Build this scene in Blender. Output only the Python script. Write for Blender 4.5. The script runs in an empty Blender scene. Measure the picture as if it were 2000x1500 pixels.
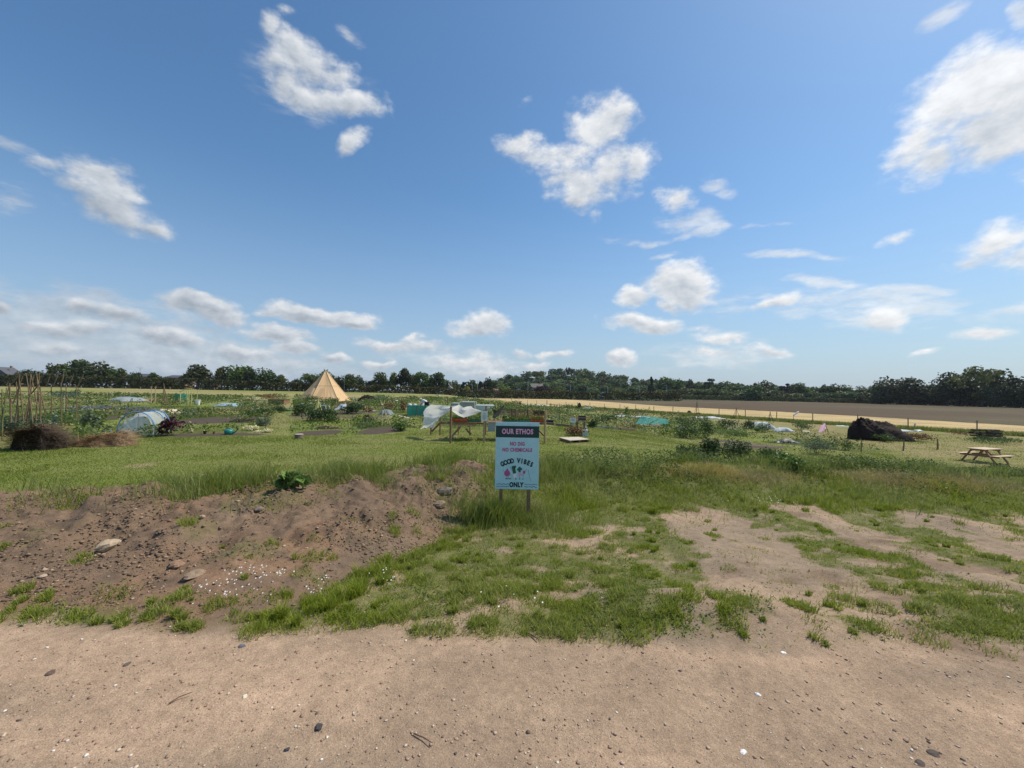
import bpy, math, random
import numpy as np
from mathutils import Vector, Matrix
C = bpy.context.scene.collection
R = math.radians
# ------------------------------------------------------------------ camera
EYE = 2.0; FPX = 778.0
PITCH, ROLL = R(1.25), R(1.01)
fwd = Vector((0, math.cos(PITCH), math.sin(PITCH)))
up0 = Vector((0, -math.sin(PITCH), math.cos(PITCH)))
rt0 = Vector((1, 0, 0))
rt = rt0 * math.cos(ROLL) + up0 * math.sin(ROLL)
up = up0 * math.cos(ROLL) - rt0 * math.sin(ROLL)
cam_d = bpy.data.cameras.new('camera'); cam = bpy.data.objects.new('camera', cam_d); C.objects.link(cam)
cam_d.sensor_width = 36; cam_d.lens = 36 * FPX / 2000; cam_d.clip_start = .05; cam_d.clip_end = 20000
M3 = Matrix((rt, up, -fwd)).transposed()
cam.matrix_world = Matrix.Translation((0, 0, EYE)) @ M3.to_4x4()
bpy.context.scene.camera = cam
sc = bpy.context.scene
sc.view_settings.view_transform = 'Standard'; sc.view_settings.look = 'None'
sc.view_settings.exposure = 0.06; sc.view_settings.gamma = 1
sc.cycles.max_bounces = 6; sc.cycles.transparent_max_bounces = 24
sc.cycles.diffuse_bounces = 3; sc.cycles.glossy_bounces = 2; sc.cycles.transmission_bounces = 3
sc.cycles.sample_clamp_indirect = 4

def ray(px, py):                       # direction through a point of the 2000x1500 photograph
    return (fwd + rt * ((px - 1000) / FPX) - up * ((py - 750) / FPX))
def W(px, py, Y):                      # world point at depth Y seen there
    d = ray(px, py); t = Y / d.y
    return Vector((d.x * t, Y, EYE + d.z * t))

# ------------------------------------------------------------------ world
SUN_AZ, SUN_EL = R(70), R(56)
world = bpy.data.worlds.new('World'); sc.world = world; world.use_nodes = True
wt = world.node_tree; wt.nodes.clear()
class NB:
    def __init__(s, t): s.t = t
    def n(s, typ, ins=(), **props):
        nd = s.t.nodes.new(typ)
        for k, v in props.items(): setattr(nd, k, v)
        it = ins.items() if isinstance(ins, dict) else enumerate(ins)
        for k, v in it:
            if v is None: continue
            if isinstance(v, bpy.types.NodeSocket): s.t.links.new(v, nd.inputs[k])
            else: nd.inputs[k].default_value = v
        return nd
    def m(s, op, a, b=None, c=None, clamp=False):
        return s.n('ShaderNodeMath', (a, b, c), operation=op, use_clamp=clamp).outputs[0]
    def v(s, op, a, b=None, out=0):
        return s.n('ShaderNodeVectorMath', (a, b), operation=op).outputs[out]
    def mr(s, x, a, b, c=0., d=1., smooth=True):
        return s.n('ShaderNodeMapRange', {'Value': x, 'From Min': a, 'From Max': b, 'To Min': c, 'To Max': d},
                   interpolation_type='SMOOTHSTEP' if smooth else 'LINEAR').outputs[0]
    def mix(s, f, a, b, blend='MIX'):
        nd = s.n('ShaderNodeMix', (), data_type='RGBA', blend_type=blend)
        for k, v in ((0, f), (6, a), (7, b)):
            if isinstance(v, bpy.types.NodeSocket): s.t.links.new(v, nd.inputs[k])
            elif k == 0: nd.inputs[k].default_value = v
            else: nd.inputs[k].default_value = tuple(v) + ((1,) if len(v) == 3 else ())
        return nd.outputs[2]
    def noise(s, vec, scale, detail=4, rough=.55, dist=0., out=0):
        return s.n('ShaderNodeTexNoise', {'Vector': vec, 'Scale': scale, 'Detail': detail, 'Roughness': rough, 'Distortion': dist}).outputs[out]
nb = NB(wt)
sky = nb.n('ShaderNodeTexSky', sky_type='NISHITA', sun_disc=False)
sky.sun_elevation = SUN_EL; sky.sun_rotation = SUN_AZ
sky.altitude = 50; sky.air_density = 1.0; sky.dust_density = .7; sky.ozone_density = 1.6
SKY_STR = 0.115
dirv = nb.n('ShaderNodeTexCoord').outputs['Generated']
sep = nb.n('ShaderNodeSeparateXYZ', (dirv,))
ysafe = nb.m('MAXIMUM', sep.outputs[1], .02)
uu = nb.m('DIVIDE', sep.outputs[0], ysafe); vv = nb.m('DIVIDE', sep.outputs[2], ysafe)
uv = nb.n('ShaderNodeCombineXYZ', (uu, vv, 0.)).outputs[0]
# slow wobble of the cloud outlines
n1 = nb.noise(dirv, 7, 3, .5, out=1)
wob = nb.v('SUBTRACT', n1, (.5, .5, .5)); 
wobs = nb.n('ShaderNodeVectorMath', {0: wob, 'Scale': .11}, operation='SCALE').outputs[0]
wsep = nb.n('ShaderNodeSeparateXYZ', (wobs,))
uvw = nb.v('ADD', uv, nb.n('ShaderNodeCombineXYZ', (wsep.outputs[0], wsep.outputs[1], 0.)).outputs[0])
def uv_of(px, py):
    d = ray(px, py); return d.x / d.y, d.z / d.y
# (x, y, half-width, half-height, turn in degrees (clockwise in the picture), weight)
CUM = [(570,30,28,12,0,.6),(525,55,26,26,40,.75),(575,100,62,36,35,.95),(540,120,38,24,10,.8),(625,135,58,34,35,.8),(560,158,44,30,20,.9),(610,190,62,20,30,.95),(672,160,30,34,60,.7),(655,208,72,22,12,1),(712,214,44,18,10,.8),(762,215,14,26,-15,.45),
 (690,285,20,30,40,.95),(678,305,22,14,-40,.5),
 (95,322,60,16,10,.7),(185,345,80,26,22,.95),(150,372,70,26,25,.8),(225,405,105,30,25,1.1),(295,438,50,16,28,.9),(240,360,50,26,35,.7),(180,400,80,26,22,.85),
 (1015,275,40,26,-5,.85),(1095,298,80,38,-5,1),(1170,245,62,52,-10,1.1),(1205,225,34,30,0,.95),(1130,352,58,46,0,1.05),(1190,330,50,48,0,.9),(1244,328,34,42,35,1),(1112,385,32,22,0,.8),(1162,415,16,18,0,.5),
 (1790,262,90,36,-42,1),(1850,205,120,62,-40,1.15),(1925,170,115,72,-40,1.2),(1995,140,50,70,-40,1.0),(1828,308,66,36,-25,1),(1930,270,110,60,-15,1.15),(2010,220,100,100,0,1.2),
 (1950,468,84,34,-18,1),(1885,512,46,14,-18,.7),(2010,500,60,26,-10,.9),(1315,390,32,26,0,.75),
 (1340,562,66,36,5,1),(1338,540,40,24,0,.9),(1308,592,30,14,15,.7),(1238,586,38,18,-15,.9),(1262,634,76,18,0,.95),(1300,628,44,14,0,.6),
 (938,634,58,22,0,1.05),(370,588,62,16,8,.95),(425,606,48,18,15,.9),(620,612,100,15,6,.95),(690,628,36,10,0,.8),(550,606,55,9,0,.6),
 (160,600,34,12,0,.7),(225,610,60,14,5,.75),(130,638,80,12,0,.7),(330,652,70,13,5,.8),(545,652,70,18,10,.9),(585,684,50,12,5,.8),(0,598,26,12,0,.8),(470,692,52,13,5,.85),(110,675,40,12,0,.6),
 (790,670,95,14,3,.9),(815,656,34,9,0,.7),(745,706,32,9,0,.8),(660,702,32,10,0,.8),(920,700,70,12,0,.7),(1020,685,24,9,0,.8),(1083,687,32,9,0,.8),(1044,708,44,10,0,.75),(1221,699,25,12,0,.95),(1405,664,54,13,3,.8),(1375,645,36,8,0,.6),(1378,690,40,12,0,.7),
 (1520,694,42,9,0,.7),(1722,618,50,18,0,.85),(1700,628,60,16,0,.6),(1915,655,68,13,-8,.8),(1800,685,36,8,-5,.7),(1508,596,56,11,-22,.8),(1755,456,34,14,-20,.8),(955,722,50,8,0,.6),(1510,690,60,8,0,.5)]
WISP = [(1352,440,62,26,10,.8),(1370,456,52,10,-15,.9),(1398,368,38,18,10,.9),(1555,498,70,9,0,.9),(1620,500,40,9,-5,.7),(1600,550,66,13,5,.9),(1650,560,60,8,3,.8),(1800,571,72,9,-5,.8),(1840,30,54,16,-35,.9),(1990,30,26,24,0,.9),
 (690,72,26,12,45,.6),(1020,200,14,5,-30,.5),(15,282,60,12,20,.6),(20,385,50,34,10,.55),(120,640,330,70,6,.72),(300,685,380,44,5,.65),(900,705,150,28,3,.6),(1400,700,160,24,0,.5),(1700,600,300,34,0,.5),(1990,600,60,14,-5,.6),(1500,440,60,6,-8,.5),(1300,505,30,8,0,.6),(600,165,120,60,20,.5),(1240,470,60,8,0,.45)]
def blobs(lst, vec):
    best = None; shade = None
    for (x, y, rx, ry, ang, wgt) in lst:
        cu, cv = uv_of(x, y)
        if y > 560: wgt *= 1.3 if x > 760 else 1.85
        a = R(-ang)
        vi = vec if best is None else nb.n('ShaderNodeVectorMath', {0: nb.n('ShaderNodeCombineXYZ', (best, 0., 0.)).outputs[0], 1: (1e-7, 0, 0), 2: vec}, operation='MULTIPLY_ADD').outputs[0]   # keeps the chain sequential
        mp = nb.n('ShaderNodeMapping', {'Vector': vi, 'Location': (cu, cv, 0), 'Rotation': (0, 0, a), 'Scale': (rx * (1.6 if y < 560 else 1.45) / FPX, ry * (1.7 if y < 560 else 1.6) / FPX, 1)}, vector_type='TEXTURE').outputs[0]
        L = nb.v('LENGTH', mp, out=1)
        q = nb.m('MULTIPLY_ADD', L, -wgt, wgt)
        best = q if best is None else nb.m('MAXIMUM', best, q)
        t = nb.n('ShaderNodeSeparateXYZ', (mp,)).outputs[1]
        e = nb.m('MULTIPLY', nb.m('MAXIMUM', q, 0.), t)
        shade = e if shade is None else nb.m('ADD', shade, e)
    return nb.m('MAXIMUM', best, 0.), shade
m1, sh1 = blobs(CUM, uvw)
stretch = nb.n('ShaderNodeMapping', {'Vector': dirv, 'Scale': (1, 1, 1.7)}).outputs[0]
nz = nb.noise(stretch, 17, 9, .62)
nz_off = nb.noise(nb.v('ADD', stretch, (.010, .004, .016)), 17, 6, .62)
gate = nb.m('MULTIPLY', m1, 5., clamp=True)
dens = nb.m('ADD', m1, nb.m('MULTIPLY', nb.m('MULTIPLY', nb.m('SUBTRACT', nz, .5), 1.55), gate))
a1 = nb.mr(dens, .12, .82)
a1 = nb.m('MULTIPLY', a1, .95)
m2, _ = blobs(WISP, uvw)
wn = nb.noise(nb.n('ShaderNodeMapping', {'Vector': dirv, 'Scale': (1, 1, 3.4)}).outputs[0], 11, 8, .66)
g2 = nb.m('MULTIPLY', m2, 4., clamp=True)
d2 = nb.m('ADD', m2, nb.m('MULTIPLY', nb.m('MULTIPLY', nb.m('SUBTRACT', wn, .5), 2.2), g2))
a2 = nb.m('MULTIPLY', nb.mr(d2, .10, .85), .62)
alpha = nb.m('SUBTRACT', 1., nb.m('MULTIPLY', nb.m('SUBTRACT', 1., a1), nb.m('SUBTRACT', 1., a2)))
alpha = nb.m('MULTIPLY', alpha, nb.mr(sep.outputs[1], .02, .2))
alpha = nb.m('MULTIPLY', alpha, nb.mr(sep.outputs[2], .0, .03))
# thick parts and undersides are greyer, the side towards the sun is whiter
lit = nb.m('MULTIPLY', nb.m('SUBTRACT', nz, nz_off), .55)
br = nb.m('ADD', nb.m('MULTIPLY_ADD', nb.m('MINIMUM', nb.m('MAXIMUM', sh1, -.35), .3), .30, .75), lit)
thick = nb.mr(dens, .6, 1.5)
br = nb.m('SUBTRACT', br, nb.m('MULTIPLY', thick, .09))
side = nb.m('MULTIPLY', uu, .13)
br = nb.m('ADD', br, nb.m('MINIMUM', nb.m('MAXIMUM', side, -.13), .12))
br = nb.m('MINIMUM', nb.m('MAXIMUM', br, .34), .98)
ccol = nb.mix(nb.mr(br, .35, .85, smooth=False), (.70, .83, 1.0), (.97, .985, 1.0))
ccol = nb.n('ShaderNodeVectorMath', {0: ccol, 'Scale': nb.m('DIVIDE', br, SKY_STR)}, operation='SCALE').outputs[0]
skyc = nb.n('ShaderNodeHueSaturation', {'Saturation': 1.12, 'Value': .96, 'Color': sky.outputs[0]}).outputs[0]
skyc = nb.mix(1.0, skyc, (1.01, 1.21, 1.25), 'MULTIPLY')
hzc = nb.mix(nb.mr(uu, -1.4, 1.4, smooth=False), (.32 / SKY_STR, .41 / SKY_STR, .57 / SKY_STR), (.43 / SKY_STR, .51 / SKY_STR, .62 / SKY_STR))   # summer air near the horizon
skyc = nb.mix(nb.m('MULTIPLY', nb.m('POWER', nb.mr(sep.outputs[2], -.02, .46, 1., 0., False), 1.5), .95), skyc, hzc)
allc = nb.mix(alpha, skyc, ccol)
bg = nb.n('ShaderNodeBackground', (allc, SKY_STR))
nb.n('ShaderNodeOutputWorld', (bg.outputs[0],))
world.cycles.sampling_method = 'MANUAL'; world.cycles.sample_map_resolution = 512
# ------------------------------------------------------------------ sun
sd = Vector((math.sin(SUN_AZ) * math.cos(SUN_EL), math.cos(SUN_AZ) * math.cos(SUN_EL), math.sin(SUN_EL)))
sl = bpy.data.lights.new('sun', 'SUN'); sl.energy = 4.3; sl.angle = R(.53); sl.color = (1, .905, .74)
so = bpy.data.objects.new('sun', sl); C.objects.link(so); so.location = sd * 100
so.rotation_euler = sd.to_track_quat('Z', 'Y').to_euler()

# ------------------------------------------------------------------ noise
def _h(ix, iy, seed):
    n = (ix.astype(np.int64) * 374761393 + iy.astype(np.int64) * 668265263 + seed * 974634777) & 0xffffffff
    n = ((n ^ (n >> 13)) * 1274126177) & 0xffffffff
    n = n ^ (n >> 16)
    return (n & 0xffff) / 65535.0
def vn(x, y, seed=0):
    x = np.asarray(x, float); y = np.asarray(y, float)
    ix = np.floor(x); iy = np.floor(y); fx = x - ix; fy = y - iy
    fx = fx * fx * (3 - 2 * fx); fy = fy * fy * (3 - 2 * fy)
    a = _h(ix, iy, seed); b = _h(ix + 1, iy, seed); c = _h(ix, iy + 1, seed); d = _h(ix + 1, iy + 1, seed)
    return (a * (1 - fx) + b * fx) * (1 - fy) + (c * (1 - fx) + d * fx) * fy
def fb(x, y, seed=0, o=4, g=.5):
    s = 0; a = 1; t = 0
    for k in range(o):
        s = s + a * vn(x * 2 ** k + 17.3 * k, y * 2 ** k - 9.1 * k, seed + k); t += a; a *= g
    return s / t
def sm(x, a, b):
    t = np.clip((np.asarray(x, float) - a) / (b - a), 0, 1); return t * t * (3 - 2 * t)

# ------------------------------------------------------------------ terrain height
CRX = [-30,-12,-6.5,-4.8,-3,-1.9,-1.2,-.6,.3,3.6,6.3,11.7,18,40]
CRY = [4.4,4.6,5.0,5.3,5.95,6.6,7.3,7.9,8.3,9.2,9.7,9.5,9.3,9]
CRH = [.3,.40,.42,.43,.48,.50,.46,.38,.28,.30,.34,.30,.25,.2]
CRW = [1.7,1.75,1.95,2.2,2.8,3.5,2.85,2.15,1.5,1.5,1.8,1.8,1.8,1.8]
HU = [-.12,-.07,-.02,.05,.13,.18,.24,.30,.38,.5,.64,.78,.95]
HZ = [0,7,20,31,37,36,30,20,18,13,11,9,0]
def bank_s(x, y):
    yc = np.interp(x, CRX, CRY) + (fb(x * .9, y * 0, 5, 3) - .5) * .5
    w = np.interp(x, CRX, CRW)
    return (y - yc) / w                   # -1 at the foot, 0 on the crest
def height(x, y):
    x = np.asarray(x, float); y = np.asarray(y, float)
    t = (x + .2 * (y - 17) - 1) / 19
    z = -1.3 * sm(t, 0, 1) * sm(y, 8, 14)
    z = z + .7 * sm(y, 60, 190) * sm(-x, 0, 80)
    z = z + .3 * (1 - sm(y, 2.6, 6.5))    # the track lies a little higher
    z = z + .02 * (fb(x * .5, y * 1.2, 11, 3) - .5) * (y < 4)
    z = z - (.016 * np.exp(-((y - 1.95 - .10 * (fb(x * .4, x * 0, 13, 2) - .5)) / .13) ** 2) + .013 * np.exp(-((y - 2.42 - .10 * (fb(x * .4, x * 0, 15, 2) - .5)) / .10) ** 2)) * (.4 + fb(x * .7, y * 2, 17, 3)) + .010 * (fb(x * 2.2, y * 5, 19, 4) - .5) * (y < 3.2)
    s = bank_s(x, y)
    prof = np.where(s < 0, .5 * sm(s, -1, -.08) + .5 * np.clip((s + 1) / .92, 0, 1), 1 - sm(s, .1, 1.5))
    hc = np.interp(x, CRX, CRH)
    z = z + hc * prof * (1 + .5 * (fb(x * 1.3, y * 1.3, 21, 3) - .5))
    lum = sm(prof, .02, .5) * sm(-x, -1.5, .3)
    z = z + lum * ((fb(x * 2.6, y * 2.6, 31, 5) - .5) * .30 + (np.abs(fb(x * 9, y * 9, 33, 3) - .5)) * .16)
    # rutted verge with a small step to the right
    near = sm(y, 2.7, 3.3) * (1 - sm(y, 7, 9))
    z = z + near * ((fb(x * 1.6, y * .9, 41, 4) - .5) * .13 + (fb(x * 7, y * 7, 43, 3) - .5) * .025)
    lip = np.exp(-((y - 3.25 - .12 * np.sin(x * 2)) / .28) ** 2) * sm(x, .3, 1.2)
    z = z + .07 * lip * (.4 + fb(x * 1.1, y, 47, 2))
    fld = sm(y, 9, 14)
    z = z + fld * (fb(x * .12, y * .12, 51, 3) - .5) * .10
    # wooded hill
    u = x / np.maximum(y, 1)
    hz = np.interp(u, HU, HZ)
    z = z + hz * sm(y, 440, 760) * (y > 400)
    z = z + 1.3 * sm(y, 900, 1500)
    return z
def gz(x, y): return float(height(np.array([x]), np.array([y]))[0])
def at(px, py):                        # ground point seen there
    d = ray(px, py); z = 0.
    if d.z >= -1e-4: return Vector((d.x / d.y * 600, 600, gz(d.x / d.y * 600, 600)))
    lo, hi = 1.0, 900.0
    ts = np.geomspace(1.2, 900, 1500)
    X = d.x / d.y * ts; Z = EYE + d.z / d.y * ts
    H = height(X, ts); k = np.argmax(Z < H)
    if not (Z < H).any(): k = len(ts) - 1
    return Vector((float(X[k]), float(ts[k]), float(H[k])))
# ------------------------------------------------------------------ objects: names, labels
def tag(o, label=None, cat=None, group=None, kind=None):
    if label: o['label'] = label
    if cat: o['category'] = cat
    if group: o['group'] = group
    if kind: o['kind'] = kind
    return o
def empty(name, loc, label, cat, group=None, rz=0):
    o = bpy.data.objects.new(name, None); C.objects.link(o); o.location = loc; o.rotation_euler.z = rz
    o.empty_display_size = .1
    return tag(o, label, cat, group)
def copy_tree(o, loc, label=None, rz=None, scale=None):
    c = o.copy(); C.objects.link(c); c.location = loc
    if label: c['label'] = label
    if rz is not None: c.rotation_euler.z = rz
    if scale is not None: c.scale = scale
    for ch in o.children:
        k = ch.copy(); C.objects.link(k); k.parent = c
        for g in ch.children:
            q = g.copy(); C.objects.link(q); q.parent = k
    return c
# ------------------------------------------------------------------ materials
MATS = {}
def mat(name, col, rough=.8, var=.2, scale=6., col2=None, bump=0., trans=0., tint=0., alpha=1., metal=0., objrand=0., vec='Object', spec=.3, stretch=None):
    if name in MATS: return MATS[name]
    m = bpy.data.materials.new(name); m.use_nodes = True; t = m.node_tree; t.nodes.clear(); b = NB(t)
    tc = b.n('ShaderNodeTexCoord').outputs[vec]
    if stretch: tc = b.n('ShaderNodeMapping', {'Vector': tc, 'Scale': stretch}).outputs[0]
    nz_ = b.noise(tc, scale, 5, .6)
    c = b.mix(b.mr(nz_, .3, .7), col, col2 if col2 else tuple(min(1, x * (1 + var)) for x in col))
    c = b.mix(b.mr(b.noise(tc, scale * 4.3, 3, .6), .35, .75), c, tuple(x * (1 - var) for x in col))
    if tint:
        at_ = b.n('ShaderNodeAttribute', attribute_name='tint')
        f = b.mr(at_.outputs['Fac'], 0, 1, 1 - tint, 1 + tint, False)
        c = b.n('ShaderNodeVectorMath', {0: c, 'Scale': f}, operation='SCALE').outputs[0]
        yel = b.mr(at_.outputs['Fac'], .7, 1, 0, .35)
        c = b.mix(yel, c, (col[0] * 1.9 + .01, col[1] * 1.45 + .01, col[2] * 1.1))
    if objrand:
        r_ = b.n('ShaderNodeObjectInfo').outputs['Random']
        c = b.n('ShaderNodeHueSaturation', {'Hue': b.mr(r_, 0, 1, .5 - .035 * objrand, .5 + .02 * objrand, False), 'Value': b.mr(b.m('FRACT', b.m('MULTIPLY', r_, 7.3)), 0, 1, 1 - .35 * objrand, 1 + .35 * objrand, False), 'Color': c}).outputs[0]
    p = b.n('ShaderNodeBsdfPrincipled', {'Base Color': c, 'Roughness': rough, 'Metallic': metal, 'Specular IOR Level': spec})
    if bump:
        bp = b.n('ShaderNodeBump', {'Height': nz_, 'Strength': bump, 'Distance': .02}); t.links.new(bp.outputs[0], p.inputs['Normal'])
    sh = p.outputs[0]
    if trans:
        tr = b.n('ShaderNodeBsdfTranslucent', {'Color': c}).outputs[0]
        sh = b.n('ShaderNodeMixShader', (trans, sh, tr)).outputs[0]
    if alpha < 1:
        tp = b.n('ShaderNodeBsdfTransparent').outputs[0]
        sh = b.n('ShaderNodeMixShader', (b.mr(nz_, .2, .8, alpha - .08, min(1, alpha + .08)), tp, sh)).outputs[0]
    b.n('ShaderNodeOutputMaterial', (sh,)); MATS[name] = m
    return m
# ------------------------------------------------------------------ meshes
class MB:
    def __init__(s): s.v = []; s.f = []
    def add(s, vs, fs):
        o = len(s.v); s.v += [tuple(v) for v in vs]; s.f += [tuple(i + o for i in f) for f in fs]; return s
    def box(s, c, d, rz=0, rot=None):
        cx, cy, cz = c; hx, hy, hz = d[0] / 2, d[1] / 2, d[2] / 2
        mm = rot if rot is not None else Matrix.Rotation(rz, 3, 'Z')
        vs = [Vector(c) + mm @ Vector((x, y, z)) for z in (-hz, hz) for y in (-hy, hy) for x in (-hx, hx)]
        return s.add(vs, [(0, 2, 3, 1), (4, 5, 7, 6), (0, 1, 5, 4), (2, 6, 7, 3), (0, 4, 6, 2), (1, 3, 7, 5)])
    def bar(s, p, q, w, d=None, upv=(0, 0, 1)):
        p = Vector(p); q = Vector(q); a = (q - p); L = a.length; a.normalize()
        u = Vector(upv)
        if abs(a.dot(u)) > .97: u = Vector((0, 1, 0))
        x = a.cross(u).normalized(); y = x.cross(a)
        d = d or w
        vs = [r_ + x * sx * w / 2 + y * sy * d / 2 for r_ in (p, q) for sy in (-1, 1) for sx in (-1, 1)]
        return s.add(vs, [(0, 2, 3, 1), (4, 5, 7, 6), (0, 1, 5, 4), (2, 6, 7, 3), (0, 4, 6, 2), (1, 3, 7, 5)])
    def tube(s, pts, r, n=6, cap=True):
        pts = [Vector(p) for p in pts]; rs = r if isinstance(r, (list, tuple)) else [r] * len(pts)
        o = len(s.v); u = None
        for i, p in enumerate(pts):
            a = (pts[min(i + 1, len(pts) - 1)] - pts[max(i - 1, 0)]).normalized()
            if u is None or abs(a.dot(u)) > .98: u = Vector((0, 0, 1)) if abs(a.z) < .9 else Vector((1, 0, 0))
            x = a.cross(u).normalized(); y = x.cross(a).normalized(); u = y
            for k in range(n):
                t = 2 * math.pi * k / n
                s.v.append(tuple(p + x * math.cos(t) * rs[i] + y * math.sin(t) * rs[i]))
        for i in range(len(pts) - 1):
            for k in range(n):
                s.f.append((o + i * n + k, o + i * n + (k + 1) % n, o + (i + 1) * n + (k + 1) % n, o + (i + 1) * n + k))
        if cap:
            s.f.append(tuple(o + k for k in range(n))[::-1]); s.f.append(tuple(o + (len(pts) - 1) * n + k for k in range(n)))
        return s
    def grid(s, P):                       # P[i][j] points
        o = len(s.v); m = len(P[0])
        for row in P: s.v += [tuple(p) for p in row]
        for i in range(len(P) - 1):
            for j in range(m - 1):
                s.f.append((o + i * m + j, o + i * m + j + 1, o + (i + 1) * m + j + 1, o + (i + 1) * m + j))
        return s
    def lathe(s, prof, n=16, c=(0, 0, 0)):
        o = len(s.v)
        for (r, z) in prof:
            for k in range(n):
                t = 2 * math.pi * k / n; s.v.append((c[0] + r * math.cos(t), c[1] + r * math.sin(t), c[2] + z))
        for i in range(len(prof) - 1):
            for k in range(n): s.f.append((o + i * n + k, o + i * n + (k + 1) % n, o + (i + 1) * n + (k + 1) % n, o + (i + 1) * n + k))
        s.f.append(tuple(o + k for k in range(n))[::-1]); s.f.append(tuple(o + (len(prof) - 1) * n + k for k in range(n)))
        return s
    def build(s, name, m, parent=None, smooth=False, loc=None, solid=0, bev=0):
        me = bpy.data.meshes.new(name); me.from_pydata(s.v, [], s.f); me.update()
        o = bpy.data.objects.new(name, me); C.objects.link(o); me.materials.append(m)
        if smooth: me.polygons.foreach_set('use_smooth', [True] * len(me.polygons))
        if parent: o.parent = parent
        if loc is not None: o.location = loc
        if solid: md = o.modifiers.new('solid', 'SOLIDIFY'); md.thickness = solid
        if bev:
            md = o.modifiers.new('bevel', 'BEVEL'); md.width = bev; md.segments = 2
        return o
def np_mesh(name, V, F, m, parent=None, tint=None, col=None, smooth=False, link=True):
    me = bpy.data.meshes.new(name); F = np.asarray(F, np.int32); k = F.shape[1]
    me.vertices.add(len(V)); me.vertices.foreach_set('co', np.asarray(V, np.float32).ravel())
    me.loops.add(F.size); me.loops.foreach_set('vertex_index', F.ravel())
    me.polygons.add(len(F)); me.polygons.foreach_set('loop_start', np.arange(0, F.size, k, dtype=np.int32))
    me.polygons.foreach_set('loop_total', np.full(len(F), k, np.int32))
    if smooth: me.polygons.foreach_set('use_smooth', np.ones(len(F), bool))
    me.update(calc_edges=True)
    if tint is not None:
        a = me.attributes.new('tint', 'FLOAT', 'POINT'); a.data.foreach_set('value', np.asarray(tint, np.float32))
    if col is not None:
        a = me.attributes.new('Col', 'FLOAT_COLOR', 'POINT'); c4 = np.ones((len(V), 4), np.float32); c4[:, :col.shape[1]] = col; a.data.foreach_set('color', c4.ravel())
    if m: me.materials.append(m)
    if not link: return me
    o = bpy.data.objects.new(name, me); C.objects.link(o)
    if parent: o.parent = parent
    return o
def rn(seed): return np.random.default_rng(seed)
def leafV(P, size, rng, aspect=1.7, upb=.0):
    n = len(P); size = np.broadcast_to(size, (n,))[:, None]
    t = rng.normal(size=(n, 3)); t[:, 2] *= .7; t /= np.linalg.norm(t, axis=1)[:, None]
    q = rng.normal(size=(n, 3)); q -= (q * t).sum(1)[:, None] * t; q /= np.linalg.norm(q, axis=1)[:, None]
    if upb: q[:, 2] *= (1 - upb)
    a = t * size * aspect / 2; b_ = q * size / 2
    V = np.stack([P - a, P - b_, P + a, P + b_], 1).reshape(-1, 3)
    F = np.arange(4 * n).reshape(n, 4)
    return V, F, np.repeat(rng.random(n), 4)
def blades(x, y, h, w, rng, lean=.45, near=True, wind=(.12, -.05), z=None):
    n = len(x); z = height(x, y) - .01 if z is None else z; a = rng.random(n) * 6.283
    dx, dy = np.cos(a), np.sin(a); h = np.broadcast_to(h, (n,)); w = np.broadcast_to(w, (n,))
    l = lean * h * (.3 + rng.random(n)); b = rng.random(n) * 6.283
    lx, ly = np.cos(b) * l + wind[0] * h, np.sin(b) * l + wind[1] * h
    P = lambda sx, f, hh: np.stack([x + dx * w * sx + lx * f, y + dy * w * sx + ly * f, z + h * hh], 1)
    if near:
        V = np.stack([P(-.5, 0, 0), P(.5, 0, 0), P(-.38, .35, .6), P(.38, .35, .6), P(0, 1, .95)], 1).reshape(-1, 3)
        i = np.arange(n)[:, None] * 5
        F = np.concatenate([i + [0, 1, 3], i + [0, 3, 2], i + [2, 3, 4]], 1).reshape(-1, 3); k = 5
    else:
        V = np.stack([P(-.5, 0, 0), P(.5, 0, 0), P(0, .8, .95)], 1).reshape(-1, 3); F = np.arange(3 * n).reshape(n, 3); k = 3
    return V, F, k
# ------------------------------------------------------------------ zones of the ground
def wl(pts): return [at(*p) for p in pts]
SL = wl([(2000, 852), (1800, 840), (1600, 828), (1300, 808), (1040, 791), (960, 778)])          # fence line
PL = wl([(2000, 832), (1660, 812), (1500, 803), (1300, 793.5), (1200, 786), (1140, 782)])          # edge of the ploughed field
LE = wl([(0, 876), (120, 868), (240, 858), (400, 853), (560, 851), (700, 852), (800, 842), (960, 834), (1050, 833), (1240, 842), (1330, 862), (1480, 878), (1600, 884), (1880, 884)])
def xs(y, L): 
    p = sorted((q.y, q.x) for q in L); Y = [a for a, _ in p]; X = [b for _, b in p]
    y = np.asarray(y, float)
    lo = X[0] + (Y[0] - y) * (X[0] - X[1]) / (Y[1] - Y[0]); hi = X[-1] + (y - Y[-1]) * (-.35)
    return np.where(y < Y[0], lo, np.where(y > Y[-1], hi, np.interp(y, Y, X)))
def ye(x): return np.interp(x, [q.x for q in LE], [q.y for q in LE])
ca, sa_ = math.cos(R(28.4)), math.sin(R(28.4))
def ab(x, y): return x * ca + y * sa_, -x * sa_ + y * ca
def plots(x, y):
    a, b = ab(x, y); a = a + .9; 
    pa, pb = 7.6, 11.
    ia = np.floor(a / pa); b2 = b + _h(ia, ia * 0, 3) * 7
    ib = np.floor(b2 / pb); fa = a / pa - ia; fb_ = b2 / pb - ib
    edge = np.minimum(np.minimum(fa, 1 - fa) * pa, np.minimum(fb_, 1 - fb_) * pb) + (fb(x * 1.1, y * 1.1, 71, 3) - .5) * 1.1
    inside = sm(edge, .55, .8)
    k = _h(ia, ib, 77)
    sub = _h(ia * 2 + (fa > .5), ib * 3 + np.floor(fb_ * 3), 78)      # beds within the plot
    kind = np.where(sub < .45, sub / .45, k)
    return inside, kind, fa * pa, fb_ * pb
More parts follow.
